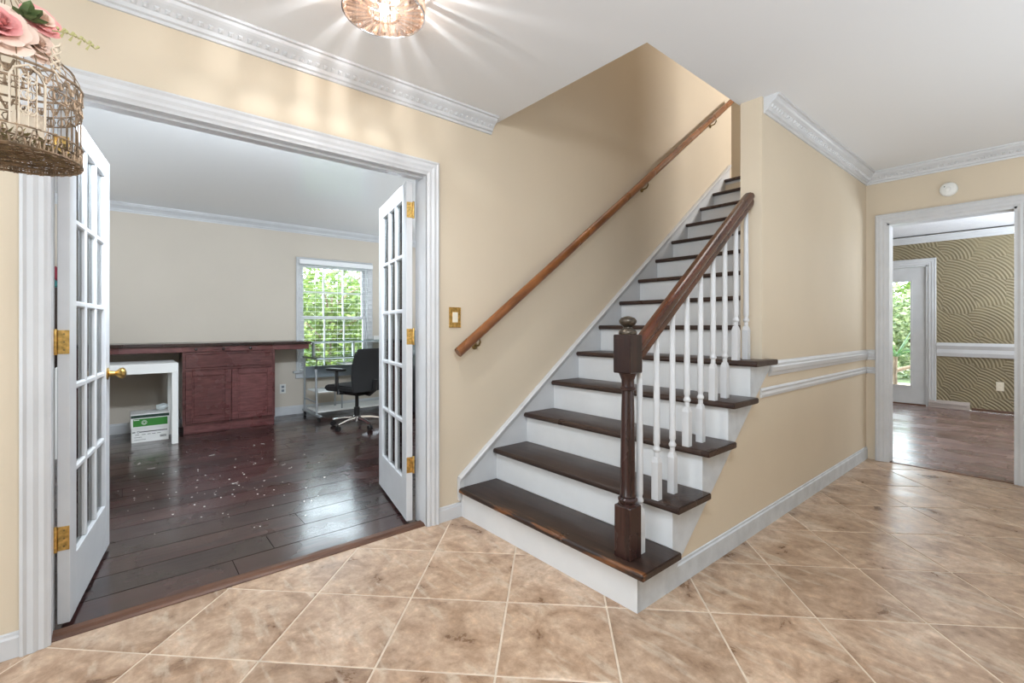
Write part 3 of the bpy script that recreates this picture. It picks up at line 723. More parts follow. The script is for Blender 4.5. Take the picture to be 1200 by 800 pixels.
bl = thing('window_blind', 'white horizontal slat blind with open slats hanging in the office window', 'window blind', (XOB-.02, 2.27, WZ1))
obj('headrail', MB().box(XOB+.022, XOB+.075, 1.785, 2.775, WZ1-.030, WZ1+.030), M_blind, bl, bev=.003)
sm = mesh_of('slat', MB().prism([(-.020,-.0005),(0,.0015),(.020,-.0005),(.020,.0005),(0,.0025),(-.020,.0005)], 1, -.485, .485), M_blind)
z = WZ1-.050; k = 0
while z > WZ0+.03:
    o = bpy.data.objects.new('slat', sm); C.objects.link(o); o.parent = bl; o.location = (.068, .010, z-WZ1); o.rotation_euler = (0, 0, 0); z -= .060; k += 1
obj('bottom_rail', MB().box(XOB+.026, XOB+.070, 1.795, 2.765, WZ0+.006, WZ0+.022), M_blind, bl, bev=.003)
for yy in (1.98, 2.27, 2.56):
    obj('ladder_cord', MB().tube([(XOB+.073,yy,WZ1-.03),(XOB+.073,yy,WZ0+.015)], .0015, 5), M_blind, bl)
obj('tilt_wand', MB().tube([(XOB+.080,2.66,WZ1-.03),(XOB+.082,2.66,1.35)], .003, 6), M_plastic, bl)

# ------------------------------------------------------------------ office furniture
ct = thing('office_counter', 'long dark wood countertop spanning the cherry cabinet and the white table', 'countertop', (-6.17, .45, .86))
obj('counter_slab', MB().box(XOB+.003, -5.885, -.40, 1.785, .925, .957), M_cherryd, ct, bev=.006, seg=2)
obj('apron', MB().box(-5.945, -5.915, -.39, 1.765, .865, .925), M_cherry, ct, bev=.003)
for yy in (.62, .87, 1.13):
    obj('knob', MB().lathe([(.006,0),(.006,.012),(.015,.018),(.015,.024),(.006,.028)], 12, M=Matrix.Translation((-5.915,yy,.895))@Matrix.Rotation(PI/2,4,'Y')), M_cherryd, ct, smooth=True)
cb = thing('base_cabinet', 'cherry wood base cabinet with one drawer over two panelled doors', 'cabinet', (-6.17, .945, 0))
FX = -5.93
obj('carcass', MB().box(XOB+.02, FX-.02, .515, 1.385, .10, .863), M_cherry, cb, bev=.002)
obj('face_frame', MB().box(FX-.02,FX,.505,.530,.09,.863).box(FX-.02,FX,1.360,1.390,.09,.863).box(FX-.02,FX,.530,1.360,.84,.863).box(FX-.02,FX,.530,1.360,.672,.698).box(FX-.02,FX,.530,1.360,.09,.125).box(FX-.02,FX,.935,.965,.125,.672), M_cherry, cb)
obj('toe_kick', MB().box(FX-.035, FX-.010, .515, 1.385, 0, .092), M_cherry, cb, bev=.002)
dr = obj('drawer', MB().box(FX-.018, FX+.012, .530, 1.362, .696, .838), M_cherry, cb, bev=.004)
for y0, y1 in ((.530,.946),(.952,1.362)):
    dd = obj('cabinet_door', MB().box(FX,FX+.018,y0,y0+.058,.112,.668).box(FX,FX+.018,y1-.058,y1,.112,.668).box(FX,FX+.018,y0+.058,y1-.058,.112,.172).box(FX,FX+.018,y0+.058,y1-.058,.610,.668), M_cherry, cb, bev=.003)
    pmb = MB().box(FX+.001, FX+.009, y0+.056, y1-.056, .170, .612); pmb.box(FX+.009, FX+.014, y0+.075, y1-.075, .190, .592)
    pmb.shift((-cb.location[0], -cb.location[1], 0)); obj('door_panel', pmb, M_cherry, dd, world=False, bev=.003)
wt = thing('white_table', 'plain white square-legged table standing under the dark countertop', 'table', (-5.84, -.2, 0))
obj('table_top', MB().box(-6.12, -5.56, -.42, .442, .690, .782), M_pwhite, wt, bev=.003)
for xx in (-6.12, -5.612):
    for yy in (-.42, .390):
        obj('leg', MB().box(xx, xx+.052, yy, yy+.052, 0, .690), M_pwhite, wt, bev=.002)
pb = thing('paper_box', 'white and green cardboard copy paper box on the floor under the white table', 'box', (-5.98, .238, 0))
BX0, BX1, BY0, BY1, BZ = -6.10, -5.835, .092, .384, .272
obj('carton', MB().box(BX0, BX1, BY0, BY1, 0, BZ-.055), M_pwhite, pb, bev=.002)
obj('lid', MB().box(BX0-.006, BX1+.006, BY0-.006, BY1+.006, BZ-.135, BZ+.005), M_pwhite, pb, bev=.002)
fx = BX1+.0065
obj('green_band', MB().box(fx, fx+.0008, BY0+.012, BY1-.010, BZ-.115, BZ-.040), M_green, pb)
obj('dark_band', MB().box(fx, fx+.0008, BY0-.004, BY1+.004, BZ-.032, BZ-.004), M_dgreen, pb)
lg = MB()
for rr in (.020, .011):
    lg.tube([(fx+.001, .190+rr*math.cos(2*PI*k/16), BZ-.078+rr*math.sin(2*PI*k/16)) for k in range(16)], .0022, 5, closed=True)
lg.box(fx+.0008, fx+.0014, BY0+.016, BY0+.060, BZ-.054, BZ-.047)
obj('round_emblem', lg, M_pwhite, pb)
pr = MB(); bx_ = BX1+.0005
pr.box(bx_, bx_+.0006, BY0+.006, BY0+.030, .098, .106).box(bx_, bx_+.0006, BY0+.065, BY1-.012, .098, .106)
pr.tube([(bx_, .145+.010*math.cos(2*PI*k/10), .103+.008*math.sin(2*PI*k/10)) for k in range(10)], .0018, 4, closed=True)
for k in range(9): pr.box(bx_, bx_+.0006, .315+k*.0058, .318+k*.0058, .035, .056)
for k, (a, c) in enumerate(((.12,.15),(.17,.20),(.215,.24),(.25,.28),(.29,.32))): pr.box(bx_, bx_+.0006, a, c, .074, .078)
pr.box(bx_, bx_+.0006, BY0+.02, BY0+.08, .050, .053).box(bx_, bx_+.0006, BY0+.02, BY0+.11, .026, .029)
obj('printed_marks', pr, M_ink, pb)
# crumpled bag
def blob(c, r, seed, squash=(1,1,1), amp=.35, sub=2):
    rnd = random.Random(seed); bm = bmesh.new(); bmesh.ops.create_icosphere(bm, subdivisions=sub, radius=1)
    for v in bm.verts:
        k = 1+rnd.uniform(-amp, amp); v.co = Vector((v.co.x*squash[0], v.co.y*squash[1], v.co.z*squash[2]))*r*k+Vector(c)
    mb = MB(); mb.add([v.co[:] for v in bm.verts], [[v.index for v in f.verts] for f in bm.faces]); bm.free(); return mb
tag(obj('plastic_bag', blob((-5.99,.335,.312), .05, 3, (1,1,.65), .22), M_bag), 'small crumpled clear plastic bag lying on the copy paper box', 'bag')

def outlet(name, label, c, axis, sgn, m=M_plastic, slots=True):
    o = thing(name, label, 'outlet', c, group='wall outlets')
    def B(w0,w1,h0,h1,d0,d1):
        d0, d1 = sorted((sgn*d0, sgn*d1))
        return MB().box(c[0]+d0,c[0]+d1,c[1]+w0,c[1]+w1,c[2]+h0,c[2]+h1) if axis == 0 else MB().box(c[0]+w0,c[0]+w1,c[1]+d0,c[1]+d1,c[2]+h0,c[2]+h1)
    obj('cover_plate', B(-.036,.036,-.058,.058,.0005,.005), m, o, bev=.002)
    for s in (-1,1):
        sk_ = obj('socket', B(-.016,.016,s*.024-.015,s*.024+.015,.005,.007), M_grey if slots else m, o, bev=.001)
    return o
outlet('wall_outlet', 'grey socket outlet low on the office wall between cabinet and window', (XOB, 1.60, .34), 0, 1)
outlet('plaster_wall_outlet', 'white outlet on the olive plaster wall in the sunroom', (-.535, YD1, .35), 1, -1, M_ivory, False)

# glass computer desk
dk = thing('computer_desk', 'silver tube computer desk with glass top and raised shelf under the office window', 'desk', (-6.03, 2.35, 0))
Y0, Y1 = 1.80, 2.95
obj('glass_top', MB().box(-6.33, -5.76, Y0, Y1, .752, .760), M_deskglass, dk)
obj('top_frame', MB().tube([(-5.77,Y0+.01,.744),(-5.77,Y1-.01,.744),(-6.31,Y1-.01,.744),(-6.31,Y0+.01,.744)], .011, 8, closed=True), M_silver, dk, smooth=True)
for yy in (Y0+.02, Y1-.02):
    obj('leg', MB().tube([(-5.79,yy,.740),(-5.83,yy,.62),(-5.81,yy,.30),(-5.80,yy,.075)], .013, 8), M_silver, dk, smooth=True)
    obj('leg', MB().tube([(-6.28,yy,.740),(-6.28,yy,.075)], .013, 8), M_silver, dk, smooth=True)
    f_ = obj('foot_bar', MB().box(-6.32, -5.66, yy-.02, yy+.02, .055, .078), M_silver, dk, bev=.006)
    obj('side_brace', MB().tube([(-6.28,yy,.22),(-5.81,yy,.22)], .009, 8), M_silver, dk)
    for xx in (-6.27, -5.72):
        obj('caster', MB().lathe([(.012,-.012),(.026,-.010),(.026,.010),(.012,.012)], 14, M=Matrix.Translation((xx,yy,.026))@Matrix.Rotation(PI/2,4,'X')), M_blackp, dk, smooth=True)
obj('modesty_panel', MB().box(-6.30, -6.285, Y0+.03, Y1-.03, .47, .62), M_grey, dk)
obj('keyboard_tray', MB().box(-6.02, -5.68, 2.12, 2.72, .665, .677), M_pwhite, dk, bev=.002)
obj('lower_shelf', MB().box(-6.25, -5.84, Y0+.04, Y1-.04, .085, .100), M_pwhite, dk, bev=.002)
obj('side_shelf', MB().box(-6.20, -5.82, Y0+.03, Y0+.36, .330, .345), M_pwhite, dk, bev=.002)
obj('shelf_post', MB().tube([(-5.90,Y0+.36,.10),(-5.90,Y0+.36,.33)], .010, 8), M_silver, dk)
obj('shelf_post', MB().tube([(-6.15,Y0+.36,.10),(-6.15,Y0+.36,.33)], .010, 8), M_silver, dk)
obj('raised_shelf', MB().box(-6.33, -6.06, Y0, Y1, .945, .953), M_deskglass, dk)
obj('raised_shelf_frame', MB().tube([(-6.07,Y0+.01,.938),(-6.07,Y1-.01,.938),(-6.32,Y1-.01,.938),(-6.32,Y0+.01,.938)], .008, 8, closed=True), M_silver, dk)
for yy in (Y0+.10, Y0+.62, Y1-.12): obj('shelf_bracket', MB().box(-6.22, -6.17, yy-.012, yy+.012, .760, .935), M_silver, dk, bev=.003)
# office chair
chx, chy = -5.19, 2.07
F = Vector((-.94,-.34,0)).normalized(); ang = math.atan2(F.y, F.x)
oc = thing('office_chair', 'black swivel office chair with chrome star base beside the computer desk', 'chair', (chx, chy, 0), ang)
k_ = dict(world=False)
obj('seat', MB().prism([(-.20,.415),(.22,.415),(.265,.425),(.275,.455),(.24,.485),(.10,.490),(-.18,.480),(-.22,.45)], 1, -.235, .235), M_black, oc, bev=.022, seg=3, smooth=True, ang=60, **k_)
bk = MB(); nx, nz = 6, 8; vs = []; fs = []
for side in (0,1):
    for j in range(nz+1):
        for i in range(nx+1):
            t = j/nz; yy = (-1+2*i/nx); wd = .235+.015*math.sin(PI*t)-(.03*max(0,(t-.85)/.15)); z_ = .42+.475*t
            xx = -.225-.05*t-.03*math.sin(t*PI)*-1+.035*(yy**2)-(.045 if side else 0)*(1-.5*abs(yy)**4)
            vs.append((xx, yy*wd, z_))
n1 = (nx+1)*(nz+1)
for j in range(nz):
    for i in range(nx):
        a = j*(nx+1)+i; fs.append((a,a+1,a+nx+2,a+nx+1)); fs.append((n1+a,n1+a+nx+1,n1+a+nx+2,n1+a+1))
for i in range(nx): fs.append((i,n1+i,n1+i+1,i+1)); a = nz*(nx+1)+i; fs.append((a,a+1,n1+a+1,n1+a))
for j in range(nz): a = j*(nx+1); fs.append((a,a+nx+1,n1+a+nx+1,n1+a)); a += nx; fs.append((a,n1+a,n1+a+nx+1,a+nx+1))
obj('backrest', MB().add(vs, fs), M_black, oc, bev=.008, seg=2, smooth=True, ang=60, **k_)
obj('back_support', MB().tube([(-.05,0,.40),(-.20,0,.385),(-.285,0,.44),(-.295,0,.55)], [.028,.028,.026,.022], 8), M_blackp, oc, smooth=True, **k_)
obj('seat_mechanism', MB().box(-.13,.11,-.09,.09,.365,.415).tube([(.02,-.09,.39),(.03,-.26,.385)], .009, 6), M_blackp, oc, **k_)
for s_ in (-1,1):
    ar = obj('armrest', MB().tube([(-.02,s_*.20,.405),(-.02,s_*.275,.41),(-.01,s_*.285,.50),(.0,s_*.280,.655)], [.018,.02,.02,.018], 8), M_blackp, oc, smooth=True, **k_)
    obj('arm_pad', MB().box(-.12,.14,s_*.28-.04,s_*.28+.04,.655,.680), M_blackp, ar, bev=.010, seg=2, **k_)
obj('gas_column', MB().lathe([(.032,.08),(.032,.22),(.020,.225),(.020,.37)], 16), M_blackp, oc, smooth=True, **k_)
bs = obj('star_base', MB().lathe([(.045,.065),(.048,.075),(.045,.12),(.030,.13)], 16), M_chrome, oc, smooth=True, **k_)
for k in range(5):
    a = 2*PI*k/5+.4; c, s_ = math.cos(a), math.sin(a)
    sp = obj('base_arm', MB().tube([(0.03*c,.03*s_,.100),(.15*c,.15*s_,.095),(.285*c,.285*s_,.070)], [.022,.018,.013], 8), M_chrome, oc, smooth=True, **k_)
    wh = MB()
    for q in (-.014,.014):
        wh.lathe([(.010,-.008),(.026,-.007),(.026,.007),(.010,.008)], 14, M=Matrix.Translation((.285*c-s_*q,.285*s_+c*q,.027))@Matrix.Rotation(a,4,'Z')@Matrix.Rotation(PI/2,4,'X'))
    wh.lathe([(.007,.03),(.007,.065)], 8, (.285*c,.285*s_,0))
    obj('caster', wh, M_blackp, sp, smooth=True, **k_)
# white wall box beside the window
tag(obj('wall_thermostat', MB().box(XOB+.0005, XOB+.03, 2.80, 2.93, .90, 1.00), M_plastic, bev=.006), 'small white box on the office wall just past the window', 'wall box')
# dark shelf unit seen through the right door gap
su = thing('shelf_unit', 'dark shelf unit with white layers behind the right hand door leaf', 'shelf unit', (-5.75, 3.35, 0))
for yy in (3.00, 3.68): obj('side_panel', MB().box(-6.05, -5.45, yy, yy+.025, 0, 1.08), M_blackp, su)
for zz in (.06,.36,.66,1.05): obj('shelf', MB().box(-6.05, -5.45, 3.025, 3.68, zz, zz+.03), M_blackp, su)
obj('back_panel', MB().box(-6.05, -6.04, 3.025, 3.68, .09, 1.05), M_blackp, su)
for k, (zz, h) in enumerate(((.391,.05),(.691,.06),(.755,.05))):
    tag(obj('paper_stack', MB().box(-5.95, -5.47, 3.06, 3.64, zz, zz+h), M_pwhite, bev=.003), ['white paper stack on the middle shelf of the dark shelf unit','lower white paper stack on the upper shelf of the dark shelf unit','upper white paper stack resting on another in the dark shelf unit'][k], 'paper stack', 'paper stacks in the dark shelf unit')
# bookcase seen in the left gap
bc = thing('bookcase', 'dark brown bookcase seen through the gap beside the left door leaf', 'bookcase', (-6.2, -.9, 0))
for yy in (-1.40, -.46): obj('side_panel', MB().box(XOB+.02, -6.06, yy, yy+.025, 0, 1.50), M_cherryd, bc)
for zz in (.04,.42,.80,1.18,1.47): obj('shelf', MB().box(XOB+.02, -6.065, -1.375, -.46, zz, zz+.028), M_cherryd, bc)
obj('back_panel', MB().box(XOB+.018, XOB+.028, -1.40, -.435, 0, 1.50), M_cherryd, bc)
tag(obj('folded_cloth', MB().box(-6.38, -6.08, -.85, -.44, 1.50, 1.575), M_teal, bev=.015, seg=2), 'teal folded cloth on top of the bookcase', 'cloth')
tag(obj('maroon_box', MB().box(-6.37, -6.09, -.82, -.44, 1.576, 1.70), M_red, bev=.01), 'maroon box stacked on the teal cloth above the bookcase', 'box')

# debris on the office floor
random.seed(5); mb = MB()
for k in range(90):
    x = random.gauss(-3.9,.55); y = random.gauss(.55,.40); r = random.uniform(.003,.008); a = random.uniform(0,PI)
    if not (-5.3 < x < -2.7): continue
    q = [(x+r*math.cos(a+t)*random.uniform(.5,1.2), y+r*math.sin(a+t)*random.uniform(.4,1.1)) for t in (0,1.3,2.6,4.1,5.2)]
    mb.prism(q, 2, .0002, .0022)
for k in range(8):
    x = random.uniform(-5.0,-3.6); y = random.uniform(.1,1.2); a = random.uniform(0,PI)
    mb.tube([(x,y,.002),(x+.03*math.cos(a),y+.03*math.sin(a),.002),(x+.05*math.cos(a+.5),y+.05*math.sin(a+.5),.002)], .0013, 4)
tag(obj('paint_chips', mb, M_debris), 'white paint chips and threads scattered over the dark office floor', 'debris', kind='stuff')

# ------------------------------------------------------------------ sunroom: glazed door, vent
gd = thing('door_3', 'white single pane glazed door in the olive plaster wall looking onto plants', 'door', (-1.65, YD1, 0), kind='structure')
casing(None, None, GX0-.02, GX1+.02, GZ+.02, .095, YD1, 1, -1, parent=gd)
y0, y1 = YD1+.030, YD1+.072
gx0, gx1, gz0, gz1 = GX0+.13, GX1-.16, .26, 1.80
obj('jamb', MB().box(GX0-.021,GX0-.004,YD1-.004,YD1+.14,0,GZ+.02).box(GX1+.004,GX1+.021,YD1-.004,YD1+.14,0,GZ+.02).box(GX0-.02,GX1+.02,YD1-.004,YD1+.14,GZ+.004,GZ+.021), M_white, gd)
obj('door_sill', MB().box(GX0-.004,GX1+.004,YD1+.002,YD1+.14,-.06,.014), M_thresh, gd)
obj('door_leaf', MB().box(GX0,gx0,y0,y1,.015,GZ).box(gx1,GX1,y0,y1,.015,GZ).box(gx0,gx1,y0,y1,.015,gz0).box(gx0,gx1,y0,y1,gz1,GZ), M_white, gd)
obj('glazing_bead', MB().box(gx0-.012,gx0+.012,y0-.010,y0+.002,gz0-.012,gz1+.012).box(gx1-.012,gx1+.012,y0-.010,y0+.002,gz0-.012,gz1+.012).box(gx0+.012,gx1-.012,y0-.010,y0+.002,gz0-.012,gz0+.012).box(gx0+.012,gx1-.012,y0-.010,y0+.002,gz1-.012,gz1+.012), M_white, gd)
obj('pane', MB().box(gx0,gx1,(y0+y1)/2-.003,(y0+y1)/2+.003,gz0,gz1), M_glass, gd)
vg = thing('baseboard_vent', 'beige metal baseboard vent at the foot of the olive wall beside the glazed door', 'vent', (-1.03, YD1, 0))
obj('cover', MB().prism([(YD1-.001,0),(YD1-.055,0),(YD1-.050,.03),(YD1-.012,.105),(YD1-.001,.105)], 0, -1.235, -.815), M_vent, vg, bev=.003)
fin = MB()
for k in range(26): fin.box(-1.22+k*.0155, -1.216+k*.0155, YD1-.054, YD1-.030, .018, .070, )
o = obj('fins', fin, M_vent, vg); o['kind'] = 'stuff'

# ------------------------------------------------------------------ hanging birdcage
BXc, BYc, BZc = -1.61, -.203, 1.539
bcg = thing('birdcage', 'antique cream wire birdcage hanging in the corner and dressed with silk roses', 'birdcage', (BXc, BYc, BZc))
R = .130
def ringpts(r, z, n=48): return [(BXc+r*math.cos(2*PI*k/n), BYc+r*math.sin(2*PI*k/n), BZc+z) for k in range(n)]
hp = [(.130,.190),(.128,.205),(.118,.225),(.100,.243),(.086,.252)]
op = [(.086,.252),(.082,.275),(.074,.305),(.060,.335),(.040,.360),(.020,.380),(.012,.400)]
for r_, z_, t_ in ((.132,0,.0035),(.130,.022,.002),(.132,.045,.0022),(.130,.125,.0018),(.130,.150,.0018),(.130,.172,.0018),(.132,.190,.0030),(.118,.226,.0015),(.087,.252,.0025)):
    obj('hoop', MB().tube(ringpts(r_, z_), t_, 6, closed=True), M_wire if z_ > .03 else M_wired, bcg, smooth=True)
for k in range(26):
    a = 2*PI*k/26; c, s_ = math.cos(a), math.sin(a)
    pts = [(BXc+R*c,BYc+R*s_,BZc+.0),(BXc+R*c,BYc+R*s_,BZc+.10)]+[(BXc+r*c,BYc+r*s_,BZc+z) for r, z in hp]
    if k % 2 == 0: pts += [(BXc+r*c,BYc+r*s_,BZc+z) for r, z in op[1:]]
    obj('wire', MB().tube(pts, .0011, 5), M_wire, bcg, smooth=True)
def band(z0, z1, n, kind, m):
    mb = MB(); h = z1-z0
    for k in range(n):
        a = 2*PI*(k+.5)/n; w = PI/n*R*.8
        def P(u, v): aa = a+u/R; return (BXc+(R+.001)*math.cos(aa), BYc+(R+.001)*math.sin(aa), BZc+z0+v)
        if kind == 'loop':
            mb.tube([P(w*math.cos(t), h*.5+h*.42*math.sin(t)) for t in [2*PI*q/8 for q in range(8)]], .0016, 4, closed=True)
            mb.tube([P(0,h*.12), P(0,h*.9)], [.0035,.0012], 4)
        elif kind == 'cup':
            mb.tube([P(w*u, h*(.15+.75*abs(u)**1.5)) for u in (-1,-.6,-.25,0,.25,.6,1)], .0026, 4); mb.tube([P(0,h*.1),P(0,h*.55)], [.0045,.001], 4)
        else:
            mb.tube([P(w*math.cos(t), -h*.2+h*.9*math.sin(t)) for t in [PI*q/5 for q in range(6)]], .0022, 4)
            mb.tube([P(w*.55*math.cos(t), h*.70+h*.28*math.sin(t)) for t in [2*PI*q/6 for q in range(6)]], .0020, 4, closed=True)
    return obj('filigree_band', mb, m, bcg, smooth=True)
band(.003, .043, 34, 'scallop', M_wire)
band(.125, .150, 30, 'loop', M_wire)
band(.152, .188, 26, 'cup', M_wire)
band(-.004, .014, 44, 'loop', M_wired)
# woven base mesh
mb = MB()
for k in range(-7, 8):
    o_ = k*.017; h_ = math.sqrt(max(0, .128**2-o_**2))
    for c, s_ in ((1,0),(0,1)):
        mb.tube([(BXc+c*o_-s_*h_, BYc+s_*o_+c*h_, BZc+.004+.002*s_), (BXc+c*o_+s_*h_, BYc+s_*o_-c*h_, BZc+.004+.002*s_)], .0016, 4)
obj('base_mesh', mb, M_wired, bcg)
for r_ in (.04,.08,.11): obj('base_ring', MB().tube(ringpts(r_, .006, 32), .002, 5, closed=True), M_wired, bcg)
# cage door with scrolled frame on the camera side
ca = math.atan2(-BYc, -BXc)
def cyl(u, v, rr=.003): aa = ca+.25+u/R; return (BXc+(R+rr)*math.cos(aa), BYc+(R+rr)*math.sin(aa), BZc+v)
dmb = MB().tube([cyl(-.028,.045), cyl(-.028,.150), cyl(-.022,.168), cyl(0,.182), cyl(.022,.168), cyl(.028,.150), cyl(.028,.045)], .0026, 6, closed=True)
for u in (-.014,0,.014): dmb.tube([cyl(u,.045), cyl(u,.165)], .0012, 5)
for vv in (.08,.115,.15):
    for s_ in (-1,1): dmb.tube([cyl(s_*.004+s_*.008*math.cos(t), vv+.010*math.sin(t)) for t in [2*PI*q/8 for q in range(8)]], .0016, 4, closed=True)
obj('cage_door', dmb, M_candle, bcg, smooth=True)
smb = MB()
for q in range(3):
    smb.tube([cyl(.048+.010*math.sin(t*2+q), .20+.016*t-.010*q, .004) for t in [k*.5 for k in range(9)]], .0024, 5)
obj('scroll_trim', smb, M_candle, bcg, smooth=True)
smb = MB().tube([cyl(.075,.020), cyl(.075,.075), cyl(.082,.088), cyl(.100,.088), cyl(.108,.075), cyl(.108,.020)], .0022, 6, closed=True)
smb.tube([cyl(.091,.020), cyl(.091,.086)], .0012, 5)
obj('feeder_door', smb, M_wired, bcg, smooth=True)
obj('hanger', MB().tube([(BXc,BYc,BZc+.395),(BXc,BYc,CZ-.02)], .0022, 6), M_wired, bcg)
obj('hook', MB().lathe([(.018,-.012),(.020,-.003),(.020,0)], 14, (BXc,BYc,CZ-.0005)), M_wired, bcg, smooth=True)
# candle and moss inside
cd = thing('pillar_candle', 'short cream pillar candle standing inside the birdcage', 'candle', (-1.585, -.165, BZc+.010))
cxx, cyy = -1.585, -.165
obj('wax', MB().lathe([(.027,.010),(.028,.014),(.028,.098),(.025,.103),(.004,.099)], 18, (cxx,cyy,BZc)), M_candle, cd, smooth=True)
obj('wick', MB().tube([(cxx,cyy,BZc+.095),(cxx+.002,cyy,BZc+.108)], .001, 5), M_ink, cd)
random.seed(3); mb = MB()
for k in range(420):
    a = random.uniform(0,2*PI); r_ = .118*math.sqrt(random.random()); p = Vector((BXc+r_*math.cos(a), BYc+r_*math.sin(a), BZc+.012+random.uniform(0,.030)))
    if (p.x-cxx)**2+(p.y-cyy)**2 < .028**2: continue
    d = Vector((random.uniform(-1,1),random.uniform(-1,1),random.uniform(0,1))).normalized()*.014; e = d.orthogonal().normalized()*.004
    mb.add([p-d,p+e,p+d,p-e], [(0,1,2,3)])
tag(obj('dried_moss', mb, M_moss), 'dried brown moss lining the birdcage floor', 'moss', kind='stuff')
# roses
def petal(open_, size, w):
    vs = []; fs = []; nu, nv = 4, 4
    for j in range(nv+1):
        t = j/nv
        for i in range(nu+1):
            u = -1+2*i/nu; ww = w*math.sin(PI*(.12+.62*t))*(1-.12*t)
            x = .08*size+open_*size*t**1.5+(.16*size if j == nv else 0)*(open_+.2) - .25*size*abs(u)**2*(1-open_*.5)
            vs.append((x, u*ww*size, size*(t*(1.05-.45*open_)-.06*abs(u)*t)))
    for j in range(nv):
        for i in range(nu): a = j*(nu+1)+i; fs.append((a,a+1,a+nu+2,a+nu+1))
    return vs, fs
def rose(name, label, loc, size, axis, m_in, m_out, seed):
    rnd = random.Random(seed); root = thing(name, label, 'silk rose', loc, group='silk roses on the birdcage')
    Z = Vector(axis).normalized(); Rm = Z.to_track_quat('Z','Y').to_matrix().to_4x4()
    rings = [(.04,.42,3,.36),(.12,.55,4,.42),(.24,.68,5,.46),(.40,.80,6,.50),(.58,.92,6,.58),(.80,1.02,7,.60),(1.0,1.08,7,.66)]
    for q, (op_, sc, n, w) in enumerate(rings):
        for k in range(n):
            vs, fs = petal(op_, size*sc, w); Mt = Rm@Matrix.Rotation(2*PI*(k+.37*q)/n+rnd.uniform(-.12,.12), 4, 'Z')@Matrix.Translation((0,0,-size*.15*q))
            mb = MB().add([Mt@Vector(v) for v in vs], fs)
            obj('petal', mb, m_in if q < 5 else m_out, root, smooth=True, ang=80, world=False)
    return root
rose('pink_rose', 'large pink silk rose with pale outer petals on the birdcage dome', (-1.475,-.196,1.795), .050, (.86,.35,.30), M_rose, M_rosep, 1)
rose('peach_rose', 'smaller peach silk rose at the top of the birdcage beside the leaves', (-1.545,-.135,1.862), .030, (.80,.50,.35), M_rosep, M_rose, 2)
rose('cream_rose', 'pale cream pink silk rose tucked beside the large pink rose', (-1.530,-.140,1.795), .032, (.75,.62,.12), M_rosep, M_rosep, 4)
lv = thing('silk_foliage', 'dark green silk leaves and a yellow sprig between the birdcage roses', 'silk leaves', (-1.53,-.17,1.85))
random.seed(9)
for k in range(7):
    a = random.uniform(-1.2,1.8); d = Vector((math.cos(a)*.5+.3, math.sin(a)*.6+.1, random.uniform(-.1,.7))).normalized(); s_ = d.cross(Vector((0,0,1))).normalized(); p = Vector((-1.535,-.165,1.845)); L_ = random.uniform(.035,.055)
    nrm = s_.cross(d)
    vs = [p, p+d*L_*.35+s_*L_*.28, p+d*L_*.75+s_*L_*.2, p+d*L_, p+d*L_*.75-s_*L_*.2, p+d*L_*.35-s_*L_*.28, p+d*L_*.4-nrm*.006, p+d*L_*.8-nrm*.004]
    obj('leaf', MB().add(vs, [(0,1,6),(1,2,7,6),(2,3,7),(3,4,7),(4,5,6,7),(5,0,6)]), M_leafd, lv)
sp = MB().tube([(-1.535,-.12,1.835),(-1.54,-.095,1.842),(-1.545,-.065,1.838),(-1.55,-.045,1.828)], .0015, 5)
for k in range(14):
    t = k/13; p = Vector((-1.537-.013*t, -.11+.065*t, 1.841-.013*t*t)); a = k*2.1
    sp.tube([p, p+Vector((.012*math.cos(a),.012*math.sin(a)*.6,.012*math.sin(a)))], [.0014,.0036], 4)
obj('sprig', sp, M_sprig, lv)

# ------------------------------------------------------------------ garden
tag(obj('garden_ground', MB().box(-40, 12, -20, 45, -.5, -.10), M_lawn), 'green garden ground outside the windows', 'ground', kind='structure')
def tree(name, label, base, blobs, n, m, leaf, seed, trunk=.06, height=2.0):
    rnd = random.Random(seed); root = thing(name, label, 'tree', base, group='garden trees')
    mb = MB()
    for k in range(n):
        c, r = rnd.choice(blobs); 
        while True:
            q = Vector((rnd.uniform(-1,1),rnd.uniform(-1,1),rnd.uniform(-1,1)))
            if .15 < q.length < 1: break
        p = Vector(c)+Vector((q.x*r[0],q.y*r[1],q.z*r[2]))
        d = Vector((rnd.gauss(0,1),rnd.gauss(0,1),rnd.gauss(0,.7))).normalized()*leaf*rnd.uniform(.6,1.2); e = d.cross(Vector((rnd.gauss(0,1),rnd.gauss(0,1),rnd.gauss(0,1)))).normalized()*leaf*.42
        mb.add([p-d,p+e,p+d,p-e], [(0,1,2,3)])
    o = obj('foliage', mb, m, root, world=True); o['kind'] = 'stuff'
    tb = MB(); b0 = Vector(base); tb.tube([b0, b0+Vector((.05,.04,height*.5)), b0+Vector((0,.1,height))], [trunk,trunk*.8,trunk*.5], 8)
    for k in range(6):
        z_ = height*(.35+.1*k); a = rnd.uniform(0,2*PI); tb.tube([b0+Vector((.02,.04,z_)), b0+Vector((.35*math.cos(a),.04+.35*math.sin(a),z_+.35)), b0+Vector((.8*math.cos(a),.8*math.sin(a),z_+.6))], [trunk*.5,trunk*.35,trunk*.2], 6)
    obj('trunk', tb, M_bark, root, smooth=True)
    return root
tree('leafy_tree', 'bright green leafy tree close outside the office window', (-9.0,3.0,-.3), [((-9.0,2.4,.9),(.8,.9,1.1)),((-9.3,3.3,.6),(.9,.9,1.0)),((-9.2,2.9,1.5),(.9,1.0,.75)),((-9.0,3.9,1.0),(.7,.8,1.1))], 5200, M_leaf, .075, 21, .05, 2.0)
